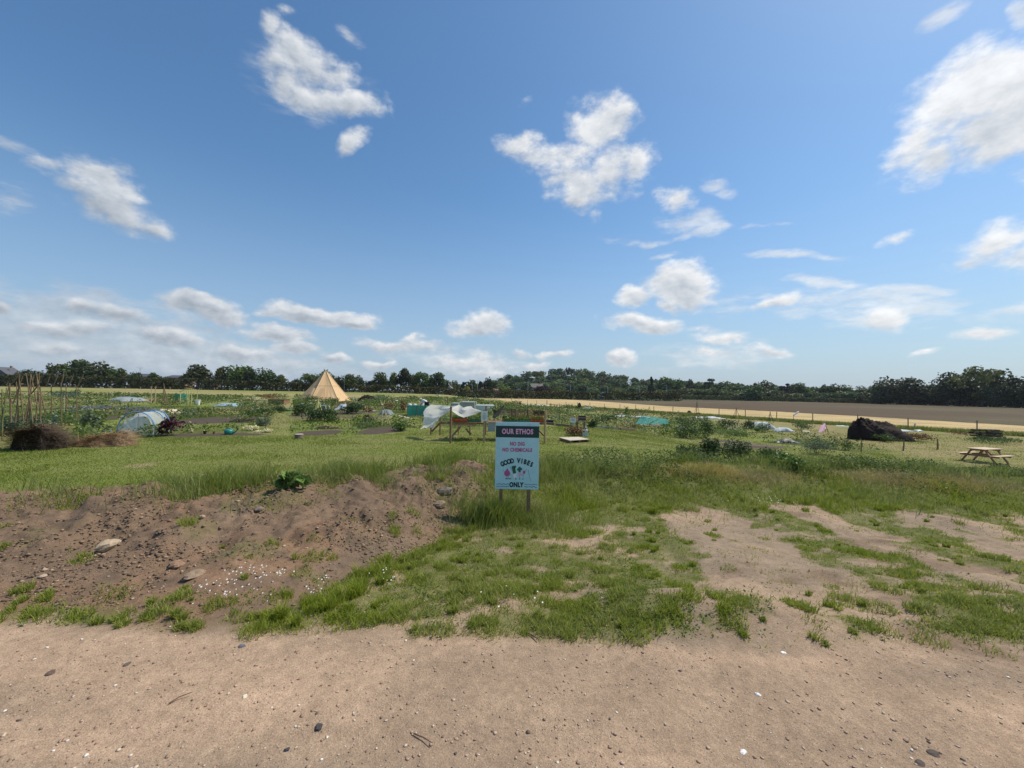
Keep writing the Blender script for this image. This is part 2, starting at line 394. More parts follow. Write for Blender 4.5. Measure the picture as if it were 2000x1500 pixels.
SOIL = [(430,820,66,11),(1010,905,120,4),(300,812,50,7),(330,838,20,5),(470,848,60,3),(660,790,30,3),(745,842,48,9),(250,806,42,8),(845,808,26,5),(620,846,42,7),(1465,872,75,4),(700,806,34,5),(1420,862,50,3),(160,812,30,5),(700,786,22,4),(1000,838,16,3),(300,802,60,4),(380,850,55,4),(1380,872,26,2)]
SOILW = []
for (px, py, rx, ry) in SOIL:
    p = at(px, py); s_ = p.y / FPX; h_ = EYE - p.z
    SOILW.append((p.x, p.y, rx * s_, ry * s_ * p.y / h_))
def soilm(x, y):
    m = np.zeros_like(x)
    w1 = (fb(x * 1.5, y * 1.5, 91, 4) - .5) * 1.3
    for (cx, cy, rx, ry) in SOILW: 
        k = 1 - np.sqrt(((x - cx) / rx) ** 2 + ((y - cy) / ry) ** 2)
        m = np.maximum(m, sm(k + w1 * .5, 0, .18))
    return m
def verge_grass(x, y):
    "how much of the verge between track and bank is covered by grass, 0..1"
    wx = x + (fb(x * .5, y * .5, 101, 3) - .5) * 1.2
    rut = np.zeros_like(x)
    for (c, w) in ((2.75, .75), (4.85, .42), (6.7, .7), (8.6, .6), (10.8, .9)):
        xc = c + (y - 4.5) * .10
        rut = np.maximum(rut, 1 - sm(np.abs(wx - xc), w * .5, w * 1.15))
    n = fb(x * 1.7, y * 1.9, 103, 5, .6); n2 = fb(x * 5, y * 5, 105, 3)
    base = .70 - .58 * rut * (1 - sm(y, 6.9, 7.9)) 
    base = base + .02 - .26 * (1 - sm(y, 2.75, 3.2)) + .30 * sm(x, -.2, 1.) * np.exp(-((y - 3.0) / .24) ** 2) + .10 * sm(-x, 0, 1.5) - .14 * np.exp(-((y - 3.6) / .5) ** 2) - .10 * sm(x, -1, -3) * (y < 4)
    base = base + .35 * sm(y, 6.3, 7.6) + .10 * sm(-x, -.5, 1) * sm(y, 3.3, 4.5)
    c = base + (n - .5) * 1.35 + (n2 - .5) * .75 + (fb(x * 12, y * 12, 107, 2) - .5) * .35
    return sm(c, .34, .74) * sm(y, 2.62, 3.0)
def track_edge(x): return 2.72 + (fb(x * 1.1, x * 0, 111, 4) - .5) * .34 - .02 * x * (x > 0)
# base colours (albedo)
A = lambda *c: np.array(c, float)
cSAND = A(.41, .288, .198); cSAND2 = A(.33, .238, .165); cDUST = A(.265, .20, .142); cSOIL = A(.180, .124, .085); cSOIL2 = A(.235, .145, .09)
cEARTH = A(.11, .085, .066); cG = A(.155, .185, .044); cG2 = A(.115, .13, .038); cGY = A(.22, .21, .085); cSTUB = A(.49, .37, .185); cPLO = A(.098, .070, .044); cHAY = A(.33, .27, .13); cDG = A(.05, .075, .025)
def ground(x, y):
    n = len(x); L = lambda a, b, f: a * (1 - f)[:, None] + b * f[:, None]
    one = np.ones(n)
    f1 = fb(x * .9, y * .9, 121, 4); f2 = fb(x * 4, y * 4, 123, 3); f3 = fb(x * .17, y * .17, 125, 4)
    s = bank_s(x, y)
    lab = np.zeros(n, int)
    # verge
    vg = verge_grass(x, y)
    soil = L(one[:, None] * cDUST, one[:, None] * cSAND2, sm(f1, .35, .65))
    dark = sm(fb(x * 1.3, y * 2.2, 131, 4), .60, .72) * sm(x, -.5, 1.5)
    soil = L(soil, one[:, None] * (cSOIL * 1.1), dark * .75)
    grs = L(one[:, None] * cG2, one[:, None] * cGY * .8, sm(f2, .35, .75) * .6)
    col = L(soil, grs, vg * .85)
    # lawn and field behind the bank
    lw = L(one[:, None] * cG, one[:, None] * cGY, sm(fb(x * .35, y * 1.6, 141, 4), .36, .70) * (.35 + .5 * sm(x, -14, 2)) + .08 * one)
    lw = L(lw, one[:, None] * cSAND2, sm(fb(x * .5, y * .7, 143, 4), .66, .74) * (1 - sm(y, 8, 13)) * sm(-x, 5, 8))
    rightf = sm(x - .1 * y, 19.5, 22.5) * (1 - sm(x, 60, 70))
    lw = L(lw, one[:, None] * cHAY * .8, rightf * sm(fb(x * .3, y * .9, 145, 3), .2, .6) * .9)
    beh = sm(s, .5, 1.2)
    col = L(col, lw, beh); 
    gm = np.where(beh > .5, 1., vg)
    # bank: bare soil to the left, overgrown to the right
    onb = sm(s, -1.12, -.95) * (1 - sm(s, .25, .75))
    bs = L(one[:, None] * cSOIL, one[:, None] * cSOIL2, sm(fb(x * .8, y * .8, 151, 4), .5, .72) * .8)
    bs = L(bs, one[:, None] * cEARTH, sm(f2, .55, .8) * .6)
    bs = L(bs, one[:, None] * cDUST * .8, sm(f1, .55, .75) * .45)
    bare = (1 - sm(x + (f1 - .5) * 1.2, -1.0, .1)) 
    bare2 = np.maximum(bare, .95 * sm(fb(x * .6, y * .6, 153, 3), .50, .60) * sm(s, -.35, -.1) * (1 - sm(s, .3, .6)))
    bg_ = sm(fb(x * 1.5, y * 1.5, 155, 4), .60, .70) * .6
    bcol = L(L(bs, grs, bg_ * .5), grs, 1 - bare2)
    col = L(col, bcol, onb)
    gm = np.where(onb > .5, np.where(bare2 > .5, np.where(bg_ > .45, .5, .02), 1.), gm)
    lab = np.where((onb > .5) & (x < 1), 2, lab)
    # allotments
    ye_ = ye(x); al = sm(y - ye_, -.15, .25) * (1 - rightf)
    ins, kd, pa_, pb_ = plots(x, y)
    pc = np.where(kd[:, None] < .14, cEARTH * 1.3, np.where(kd[:, None] < .42, cG2, np.where(kd[:, None] < .6, cG, np.where(kd[:, None] < .74, cHAY * .75, cDG))))
    path = L(one[:, None] * cG * 1.15, one[:, None] * cGY, sm(f3, .35, .6))
    ac = L(path, pc, ins * .9)
    ac = L(ac, one[:, None] * cHAY * .9, sm(f3, .52, .68) * .45 * sm(y, 25, 45))
    sl_ = soilm(x, y)
    ac = L(ac, one[:, None] * cEARTH * .8, sl_)
    col = L(col, ac, al)
    gm = np.where(al > .5, .4, gm)
    # pale grass towards the far hedge
    far = sm(y - np.interp(x, [-110, -60, -35, -15, 0], [70, 88, 104, 118, 125]), -3, 6)
    fc = L(one[:, None] * cHAY * .95, one[:, None] * cG * 1.2, sm(fb(x * .03, y * .09, 161, 4), .4, .6) * .75 + .1)
    col = L(col, fc, far)
    gm = np.where(far > .5, .1, gm)
    sx = xs(y, SL); px_ = xs(y, PL)
    st = sm(x - sx + (f3 - .5) * 1.2, -.5 - y * .004, .5 + y * .004) * (y > 14)
    stc = L(one[:, None] * cSTUB, one[:, None] * cSTUB * .8, sm(fb(x * .2, y * .35, 171, 4), .45, .7))
    col = L(col, stc, st); lab = np.where(st > .5, 3, lab); gm = np.where(st > .5, 0, gm)
    pl = sm(x - px_ + (f3 - .5) * .8, -.6, .6) * (y > 14) * (y < 520)
    rows = fb((x * .75 + y * .66) * .8, (x * -.66 + y * .75) * .03, 173, 2)
    plc = L(one[:, None] * cPLO, one[:, None] * A(.115, .105, .055), sm(fb(x * .02, y * .03, 175, 4), .4, .65) * .7)
    plc = plc * (.8 + .4 * rows)[:, None]
    col = L(col, plc, pl); lab = np.where(pl > .5, 4, lab)
    hw = sm(y, 330, 430) * (1 - sm(np.abs(x / np.maximum(y, 1) - .4), .5, .6)); far2 = np.maximum(np.maximum(sm(y, 500, 560), hw), sm(y - np.interp(x / np.maximum(y, 1), [-1.4, -1.29, -.53, .05, .26, .42, .43, .62, .85, .94, 1., 1.1, 1.3, 1.5], [186, 188, 209, 227, 234, 240, 328, 330, 300, 270, 257, 240, 210, 190]), 0, 4))
    col = L(col, one[:, None] * cDG, far2); lab = np.where((y > 440) & (far2 > .5), 5, lab)
    # track
    te = track_edge(x)
    tr = 1 - sm(y - te, -.06, .10)
    tc_ = L(one[:, None] * cSAND, one[:, None] * cSAND2, sm(fb(x * .5, y * 1.4, 181, 5), .38, .66))
    tc_ = L(tc_, one[:, None] * cDUST, sm(fb(x * .22, y * 2.4, 183, 4), .48, .64) * .5)
    tc_ = tc_ * (.9 + .2 * f2)[:, None]
    col = L(col, tc_, tr); lab = np.where(tr > .5, 1, lab); gm = np.where(tr > .5, 0, gm)
    col = L(col, one[:, None] * cG, (y < -6).astype(float))
    return col, gm, lab
def axis(c, d0, far, grow, start=0.):
    v = [c]; d = d0; x = c
    while x < far:
        if x - start > 0: d *= grow
        x += d; v.append(x)
    return np.array(v)
gxp = axis(0, .034, 2600, 1.021, 7.); gx_ = np.concatenate([-gxp[::-1][:-1], gxp])
gyp = axis(1.3, .026, 2600, 1.020, 9.); gyn = -axis(-1.3, .12, 60, 1.15, -1.3)[::-1]; gy_ = np.concatenate([gyn[:-1], gyp])
GX, GY = np.meshgrid(gx_, gy_); nx_, ny_ = len(gx_), len(gy_)
fx_, fy_ = GX.ravel(), GY.ravel()
HZ_ = height(fx_, fy_); GC, GM, GL = ground(fx_, fy_)
# bare things get grain: attribute 'grain' 1 = sand and stones, 0 = soft
b = None
def ground_mat():
    m = bpy.data.materials.new('ground_surface'); m.use_nodes = True; t = m.node_tree; t.nodes.clear(); b = NB(t)
    at_ = b.n('ShaderNodeAttribute', attribute_name='Col').outputs['Color']
    pos = b.n('ShaderNodeNewGeometry').outputs['Position']
    s = b.n('ShaderNodeSeparateColor', (at_,))
    sand = b.mr(b.m('SUBTRACT', s.outputs[0], s.outputs[1]), .03, .10)       # brown or sandy ground, not grass
    n1 = b.noise(pos, 14, 6, .7); n2 = b.noise(pos, 95, 4, .7); n3 = b.noise(pos, 2.2, 5, .6)
    k = b.m('ADD', b.mr(n1, .25, .75, .74, 1.24, False), b.m('MULTIPLY', b.m('SUBTRACT', n2, .5), .55))
    k = b.m('MULTIPLY', k, b.mr(n3, .3, .7, .88, 1.1, False))
    c = b.n('ShaderNodeVectorMath', {0: at_, 'Scale': k}, operation='SCALE').outputs[0]
    vor = b.n('ShaderNodeTexVoronoi', {'Vector': pos, 'Scale': 85., 'Randomness': 1.})
    vc = b.n('ShaderNodeSeparateColor', (vor.outputs['Color'],))
    grit = b.m('MULTIPLY', b.mr(vc.outputs[0], .80, .86), b.mr(vor.outputs['Distance'], .0, .5, 1, 0))
    grit = b.m('MULTIPLY', grit, sand)
    stonec = b.mix(b.mr(vc.outputs[1], .3, .7), (.16, .13, .115), (.62, .54, .45))
    c = b.mix(b.m('MULTIPLY', grit, .55), c, stonec)
    vor2 = b.n('ShaderNodeTexVoronoi', {'Vector': pos, 'Scale': 230., 'Randomness': 1.})
    v2 = b.n('ShaderNodeSeparateColor', (vor2.outputs['Color'],))
    c = b.mix(b.m('MULTIPLY', sand, .45), c, b.n('ShaderNodeVectorMath', {0: c, 'Scale': b.mr(v2.outputs[0], 0, 1, .55, 1.5, False)}, operation='SCALE').outputs[0])
    hgt = b.m('ADD', b.m('MULTIPLY', n1, .9), b.m('ADD', b.m('MULTIPLY', n2, .35), b.m('MULTIPLY', grit, .25)))
    bp = b.n('ShaderNodeBump', {'Height': hgt, 'Strength': .8, 'Distance': .016})
    p = b.n('ShaderNodeBsdfPrincipled', {'Base Color': c, 'Roughness': .95, 'Specular IOR Level': .12, 'Normal': bp.outputs[0]})
    b.n('ShaderNodeOutputMaterial', (p.outputs[0],)); return m
gmat = ground_mat()
ii, jj = np.meshgrid(np.arange(nx_ - 1), np.arange(ny_ - 1)); q = (jj * nx_ + ii).ravel()
QF = np.stack([q, q + 1, q + nx_ + 1, q + nx_], 1)
FL = GL[q]
for lid, nm, lb in ((0, 'ground', 'green and patchy grass ground with allotment plots'), (1, 'track', 'pale sandy gravel track across the front'), (2, 'earth_bank', 'bare brown earth bank beside the track'), (3, 'stubble_field', 'pale yellow strip of mown field behind the fence'), (4, 'ploughed_field', 'dark brown ploughed field'), (5, 'hill', 'far wooded hill and land beyond')):
    F = QF[FL == lid]
    if not len(F): continue
    us, inv = np.unique(F, return_inverse=True)
    V = np.stack([fx_[us], fy_[us], HZ_[us]], 1)
    o = np_mesh(nm, V, inv.reshape(F.shape), gmat, col=GC[us], smooth=True)
    tag(o, lb, kind='structure')

# ------------------------------------------------------------------ grass
def grass_mat(name, c1, c2, c3):
    m = bpy.data.materials.new(name); m.use_nodes = True; t = m.node_tree; t.nodes.clear(); b = NB(t)
    f = b.n('ShaderNodeAttribute', attribute_name='tint').outputs['Fac']
    pos = b.n('ShaderNodeNewGeometry').outputs['Position']
    c = b.mix(b.mr(f, 0, .6), c1, c2); c = b.mix(b.mr(f, .72, 1.), c, c3)
    c = b.mix(b.mr(b.noise(pos, .8, 3, .5), .35, .7), c, (c1[0] * 1.25, c1[1] * 1.2, c1[2] * .8))
    d = b.n('ShaderNodeBsdfPrincipled', {'Base Color': c, 'Roughness': .55, 'Specular IOR Level': .25}).outputs[0]
    tr = b.n('ShaderNodeBsdfTranslucent', {'Color': c}).outputs[0]
    b.n('ShaderNodeOutputMaterial', (b.n('ShaderNodeMixShader', (.42, d, tr)).outputs[0],)); return m
gr_near = grass_mat('verge_grass', (.21, .265, .040), (.335, .365, .085), (.54, .48, .25))
gr_long = grass_mat('long_grass', (.155, .205, .045), (.265, .30, .095), (.56, .50, .28))
gr_dry = grass_mat('dry_grass', (.42, .35, .17), (.33, .29, .13), (.52, .45, .26))
def scatter(n, x0, x1, y0, y1, rng, power=1.):
    "points in the strip, denser towards the camera"
    y = y0 * (y1 / y0) ** (rng.random(n) ** power); hw = np.minimum(np.abs(y) * 1.42 + 1.2, 60)
    x = (rng.random(n) * 2 - 1) * hw
    k = (x > x0) & (x < x1); return x[k], y[k]
def add_blades(name, parts, m, label, smooth=False):
    Vs, Fs, Ts, o = [], [], [], 0
    for (V, F, k, t) in parts:
        Vs.append(V); Fs.append(F + o); Ts.append(np.repeat(t, k)); o += len(V)
    ob = np_mesh(name, np.concatenate(Vs), np.concatenate(Fs), m, tint=np.concatenate(Ts))
    return tag(ob, label, kind='stuff')
rng = rn(5)
# verge
x, y = scatter(620000, -12, 14, 2.55, 9.2, rng)
_, gm, lb = ground(x, y); s = bank_s(x, y)
cl = fb(x * 7, y * 7, 201, 2); tall = fb(x * 1.2, y * 1.2, 203, 3)
keep = rng.random(len(x)) < np.maximum(gm, .13 * (lb == 0) * sm(fb(x * 2.6, y * 2.6, 209, 3), .42, .62)) * (.25 + 1.1 * sm(cl, .35, .65)) * (1 - .0 * y)
x, y, cl, tall, s, lb = x[keep], y[keep], cl[keep], tall[keep], s[keep], lb[keep]
h = (.010 + .030 * rng.random(len(x)) ** 1.5 * (.4 + cl)) * (1 + 1.3 * sm(tall, .55, .75)) * (1 + .5 * sm(y, 4, 7))
h = h * (1 + .9 * sm(s, -1.6, -1.0) * (s < .6) * sm(x, -2.0, -.5)) * (1 - .45 * sm(-x, 1.4, 2.4))
tints = np.clip(.15 + .75 * rng.random(len(x)) ** 1.3 + .45 * (fb(x * 1.5, y * 1.5, 205, 3) - .5), 0, 1)
print('verge blades', len(x))
V, F, k = blades(x, y, h, .0032 + .0016 * rng.random(len(x)) + y * .00045, rng, lean=.8)
vb = [(V, F, k, tints)]
# tufts scattered on the verge and along the foot of the bank
tx, ty = scatter(3800, -8, 10, 2.75, 8.3, rng)
_, g2, l2 = ground(tx, ty); s2 = bank_s(tx, ty)
ft = (np.exp(-((s2 + 1.12) / .16) ** 2) * np.where(tx < -1.4, .12, .6) + .30 * (g2 > .5) * (s2 < -.9) + .13 * (g2 > .2) + .05 + .55 * np.exp(-((ty - 2.98) / .14) ** 2) * (tx < -1.2) + .28 * np.exp(-((ty - 3.25) / .22) ** 2) * (tx > -.5)) * (l2 != 1)
kk = rng.random(len(tx)) < ft; tx, ty, s2 = tx[kk], ty[kk], s2[kk]
for (px, py) in ((335, 1168), (350, 1160), (372, 1172), (390, 1165), (420, 1172), (445, 1178), (470, 1176), (500, 1170), (530, 1172), (560, 1165), (60, 1192), (110, 1188), (170, 1192), (230, 1188), (275, 1182), (20, 1196), (600, 1172), (590, 1120), (610, 1090), (360, 1150)):
    q = at(px, py); tx = np.append(tx, q.x); ty = np.append(ty, q.y); s2 = np.append(s2, -1.5)
for i in range(len(tx)):
    n = int(rng.integers(30, 170)); r_ = .02 + .11 * rng.random() ** 1.3
    a = rng.random(n) * 6.283; d = r_ * np.sqrt(rng.random(n))
    hh = np.where(tx[i] < -1.8, .7, 1.) * (.030 + .060 * rng.random() * (1 + 1.0 * (s2[i] > -1.4))) * (.5 + .6 * rng.random(n))
    V, F, k = blades(tx[i] + np.cos(a) * d, ty[i] + np.sin(a) * d, hh, .0045 + .0005 * ty[i], rng, lean=.75)
    vb.append((V, F, k, np.clip(rng.random() * .35 + rng.random(n) * .65, 0, 1)))
add_blades('verge_grass', vb, gr_near, 'patchy green grass between the track and the bank')
cx_, cy_ = scatter(60000, -8, 12, 2.8, 8.5, rng); _, g3, l3 = ground(cx_, cy_); kc = (l3 != 1) & (rng.random(len(cx_)) < (.25 + g3) * sm(fb(cx_ * 2.4, cy_ * 2.4, 207, 3), .50, .62)); cx_, cy_ = cx_[kc], cy_[kc]
P = np.stack([cx_, cy_, height(cx_, cy_) + .006 + .018 * rng.random(len(cx_))], 1); V, F, T = leafV(P, .010 + .012 * rng.random(len(P)), rng, 1.3, upb=.7)
tag(np_mesh('clover', V, F, grass_mat('clover_leaves', (.09, .15, .04), (.15, .21, .06), (.32, .27, .12)), tint=T), 'low clover and small weeds among the verge grass', kind='stuff')
# long grass on the crest of the bank and round the sign
lg = []
x, y = scatter(330000, -14, 18, 4.6, 13.5, rng, .8)
s = bank_s(x, y); cl = fb(x * 1.4, y * 1.4, 211, 4); cf = fb(x * 6, y * 6, 213, 2)
dn = np.exp(-((s - .35) / .42) ** 2) * sm(cl, .48, .60) * np.where(x < -5.6, .35, 1.)
dn = np.maximum(dn, .95 * sm(x, -.9, .0) * np.exp(-((s + .05) / .8) ** 2) * sm(cl, .38, .58) * (.3 + .8 * cf))
sg = np.exp(-(((x - .0) / .85) ** 2 + ((y - 6.25) / .55) ** 2)); dn = np.maximum(dn, sg * 1.2)
keep = rng.random(len(x)) < dn; x, y, s, cl, sg = x[keep], y[keep], s[keep], cl[keep], sg[keep]
h = (.10 + .30 * rng.random(len(x)) ** 1.8) * (.6 + .8 * cl) * np.where(s < -.3, .6, 1.) * np.where(sg > .35, np.where(y < 6.15, np.where(x < .02, 2.0, 1.2), 1.9), 1)
print('long', len(x))
V, F, k = blades(x, y, h, .004 + .0006 * y, rng, lean=.7)
lg.append((V, F, k, np.clip(.1 + rng.random(len(x)) * .9 * (.7 + .3 * cl), 0, 1)))
nn = 900; x = rng.normal(size=nn) * .16 - .27; y = 6.02 + rng.normal(size=nn) * .07; V, F, k = blades(x, y, .20 + .26 * rng.random(nn), .008, rng, lean=.5); lg.append((V, F, k, rng.random(nn)))
nn = 420; x = rng.normal(size=nn) * .14 + .2; y = 6.05 + rng.normal(size=nn) * .06; V, F, k = blades(x, y, .08 + .16 * rng.random(nn), .008, rng, lean=.5); lg.append((V, F, k, rng.random(nn)))
add_blades('long_grass', lg, gr_long, 'long wispy grass along the top of the bank')
# dry straw patches on the right of the bank
dr = []
for (px, py, rx, n) in ((1365, 922, .9, 2600), (1470, 935, 1.0, 1800), (1800, 940, 1.3, 2600), (1880, 948, 1.4, 2600), (1700, 935, .8, 900), (1025, 1000, .35, 500), (640, 955, .5, 160)):
    p = at(px, py); xx = p.x + rng.normal(size=n) * rx * .55; yy = p.y + rng.normal(size=n) * .22
    V, F, k = blades(xx, yy, .07 + .12 * rng.random(n), .007, rng, lean=1.5); dr.append((V, F, k, rng.random(n)))
add_blades('dry_grass', dr, gr_dry, 'pale dried grass lying on the right part of the bank')
# lawn and allotment paths
x, y = scatter(560000, -48, 42, 7.6, 42, rng, .8)
_, gm, lb = ground(x, y); s = bank_s(x, y)
keep = (lb == 0) & (s > .25) & (soilm(x, y) < .35) & (rng.random(len(x)) < np.maximum(gm, .35) * (1 - .65 * sm(x - .1 * y, 19.5, 22.5))); x, y = x[keep], y[keep]
h = (.018 + .034 * rng.random(len(x))) * (1 + .7 * sm(fb(x * .6, y * .6, 221, 3), .5, .7)) * (1 + sm(y, 15, 30) * .5)
print('lawn', len(x))
V, F, k = blades(x, y, h, .005 + .0012 * y, rng, lean=.9, near=False)
cc, _, _ = ground(x, y); yl = np.clip((cc[:, 0] / cc[:, 1] - .75) * 1.5, 0, .95)
lawn_mat = grass_mat('lawn_grass', (.150, .205, .034), (.25, .28, .066), (.46, .41, .19))
add_blades('grass', [(V, F, k, np.clip(yl + rng.random(len(x)) * .5, 0, 1))], lawn_mat, 'mown green lawn between the bank and the allotments')
# ------------------------------------------------------------------ stones
def rocks(x, y, r, rng, flat=.6, sink=.3):
    base = np.array([(1,0,0),(-1,0,0),(0,1,0),(0,-1,0),(0,0,1),(0,0,-1),(.6,.6,.5),(-.6,.6,.5),(.6,-.6,.5),(-.6,-.6,.5)], float)
    fc = np.array([(0,6,8),(0,2,6),(2,7,6),(2,1,7),(1,9,7),(1,3,9),(3,8,9),(3,0,8),(4,6,7),(4,7,9),(4,9,8),(4,8,6),(0,5,2),(2,5,1),(1,5,3),(3,5,0)])
    n = len(x); V = base[None] * (1 + .55 * (rng.random((n, 10, 1)) - .5)) * (1 + .35 * (rng.random((n, 10, 3)) - .5))
    sc_ = np.stack([r * (.7 + .7 * rng.random(n)), r * (.7 + .5 * rng.random(n)), r * flat * (.6 + .6 * rng.random(n))], 1)
    V = V * sc_[:, None]; a = rng.random(n) * 6.283; c, s = np.cos(a)[:, None], np.sin(a)[:, None]
    X = V[..., 0] * c - V[..., 1] * s; Y = V[..., 0] * s + V[..., 1] * c
    z = height(x, y)
    V = np.stack([X + x[:, None], Y + y[:, None], V[..., 2] + (z + r * flat * (.5 - sink))[:, None]], 2).reshape(-1, 3)
    F = (np.arange(n)[:, None, None] * 10 + fc[None]).reshape(-1, 3); return V, F
def stone_mat(name, stops, rough=.85):
    m = bpy.data.materials.new(name); m.use_nodes = True; t = m.node_tree; t.nodes.clear(); b = NB(t)
    f = b.n('ShaderNodeAttribute', attribute_name='tint').outputs['Fac']
    cr = b.n('ShaderNodeValToRGB', (f,)); cr.color_ramp.interpolation = 'LINEAR'
    e = cr.color_ramp.elements
    while len(e) < len(stops): e.new(.5)
    for k, (p_, c) in enumerate(stops): e[k].position = p_; e[k].color = (*c, 1)
    pos = b.n('ShaderNodeNewGeometry').outputs['Position']
    c = b.n('ShaderNodeVectorMath', {0: cr.outputs[0], 'Scale': b.mr(b.noise(pos, 60, 4, .7), .3, .7, .8, 1.2, False)}, operation='SCALE').outputs[0]
    p = b.n('ShaderNodeBsdfPrincipled', {'Base Color': c, 'Roughness': rough, 'Specular IOR Level': .2})
    b.n('ShaderNodeOutputMaterial', (p.outputs[0],)); return m
gravel_m = stone_mat('gravel', [(0, (.11, .09, .08)), (.03, (.17, .125, .10)), (.08, (.28, .19, .135)), (.75, (.42, .29, .21)), (.93, (.55, .44, .33)), (1, (.8, .76, .7))])
n = 24000; y = 1.45 + (rng.random(n) ** 1.35) * 2.2; x = (rng.random(n) * 2 - 1) * (y * 1.4 + .4)
dn = sm(fb(x * 1.1, y * 1.6, 231, 3), .35, .65); kk = (rng.random(n) < .2 + .8 * dn) & (y < track_edge(x) + .7); x, y = x[kk], y[kk]
r_ = .0020 + .0085 * rng.random(len(x)) ** 8
V, F = rocks(x, y, r_, rng); tt = np.repeat(rng.random(len(x)), 10)
tag(np_mesh('gravel', V, F, gravel_m, tint=tt), 'small pebbles and flints loose on the sandy track', kind='stuff')
clod_m = stone_mat('clods', [(0, (.13, .09, .062)), (.3, (.175, .122, .084)), (.7, (.225, .155, .107)), (.92, (.32, .20, .12)), (1, (.42, .33, .24))])
n = 210000; x = rng.random(n) * 11.5 - 11; y = 3.1 + rng.random(n) * 6; s = bank_s(x, y)
kk = (s > -1.05) & (s < .35) & (rng.random(n) < (.12 + .9 * sm(fb(x * 1.6, y * 1.6, 241, 3), .4, .65)) * (1 - sm(x, -1.4, .2))); x, y = x[kk], y[kk]
r_ = .0032 + .017 * rng.random(len(x)) ** 6
V, F = rocks(x, y, r_, rng, .7, .25)
tag(np_mesh('soil_clods', V, F, clod_m, tint=np.repeat(rng.random(len(x)), 10)), 'brown clods and stones covering the earth bank', kind='stuff')
# stones one can point at
def stone(px, py, r, col, label, flat=.6, name='stone'):
    p = at(px, py); rg = rn(int(px * 7 + py)); n_ = 10
    mb = MB(); th = []
    for i in range(1, 6):
        row = []
        for j in range(n_):
            a, e = j / n_ * 6.283, -1.4 + i / 6 * 2.95
            k = r * (.82 + .34 * rg.random()); row.append((math.cos(a) * math.cos(e) * k * 1.15, math.sin(a) * math.cos(e) * k * .85, math.sin(e) * k * flat))
        row.append(row[0]); th.append(row)
    mb.grid(th); m0 = len(mb.v); mb.v += [(0, 0, -r * flat), (0, 0, r * flat * .97)]
    for j in range(n_): mb.f.append((m0, j + 1, j)); mb.f.append((m0 + 1, 4 * (n_ + 1) + j, 4 * (n_ + 1) + j + 1))
    o = mb.build(name, mat('stone_%d%d' % (col[0] * 100, col[2] * 100), col, .85, .25, 14, bump=.6), loc=(p.x, p.y, p.z + r * flat * .25))
    o.rotation_euler.z = rg.random() * 6; return tag(o, label, 'stone', 'stones lying about')
stone(212, 1071, .085, (.40, .31, .215), 'largest pale tan rock set in the bare earth bank')
stone(505, 1000, .055, (.21, .17, .14), 'grey brown rock near the top of the earth bank', .5)
stone(868, 962, .13, (.15, .125, .10), 'big dark jagged rock at the top end of the bank, left of the sign', .6)
stone(858, 990, .10, (.22, .16, .115), 'brown rock just below the big dark jagged rock')
stone(395, 1010, .036, (.40, .28, .20), 'small pale orange rock high on the bare earth bank')
stone(84, 1126, .032, (.40, .30, .22), 'small tan flint low on the earth bank at the left', .4)
stone(380, 1125, .08, (.26, .19, .13), 'wide brown rock at the foot of the bank above the daisies', .45)
stone(345, 1105, .07, (.27, .17, .11), 'reddish brown rock in the lower middle of the bank', .5)
stone(622, 1422, .022, (.06, .055, .055), 'largest dark pebble on the track at bottom centre', .5)
stone(560, 1468, .012, (.05, .055, .07), 'blue black round pebble at the bottom of the track')
stone(98, 1316, .026, (.13, .09, .07), 'flat dark brown stone on the left of the track', .4)
stone(248, 1300, .019, (.12, .10, .085), 'thin dark slate like stone beside the brown one on the track', .35)
stone(472, 1263, .020, (.13, .14, .17), 'blue grey stone on the track below the daisies', .4)
stone(1822, 1473, .026, (.09, .07, .06), 'charred black lump at the bottom right of the track', .25)
stone(1797, 1492, .022, (.09, .07, .06), 'second black lump at the bottom edge, nearer the camera', .25)
stone(1452, 1470, .016, (.78, .78, .76), 'bright white chip of stone at the bottom of the track', .35)
stone(1480, 1359, .014, (.78, .78, .76), 'bright white round chip in the middle of the track', .5)
stone(1530, 1275, .017, (.75, .75, .72), 'white flake at the grassy edge of the track, to the right', .3)
stone(478, 1362, .015, (.62, .55, .44), 'cream oval pebble on the track near the long twig', .4)
def twig(pts, r, label, col=(.16, .10, .07)):
    P = [at(*p) + Vector((0, 0, .008 + .006 * i % 3)) for i, p in enumerate(pts)]
    c = P[0].copy(); o = MB().tube([p - c for p in P], [r, r * .9, r * .5][:len(P)], 5).build('twig', mat('twig', col, .9, .3, 30), loc=c)
    tag(o, label, 'twig', 'twigs on the track')
twig([(808, 1436), (828, 1448), (845, 1462)], .0035, 'thin dark twig near the bottom centre of the track')
twig([(329, 1378), (350, 1368), (376, 1361)], .0035, 'brown twig lying on the left half of the track')
twig([(1033, 1240), (1042, 1246), (1052, 1256)], .006, 'short stout twig at the edge of the grass below the sign')
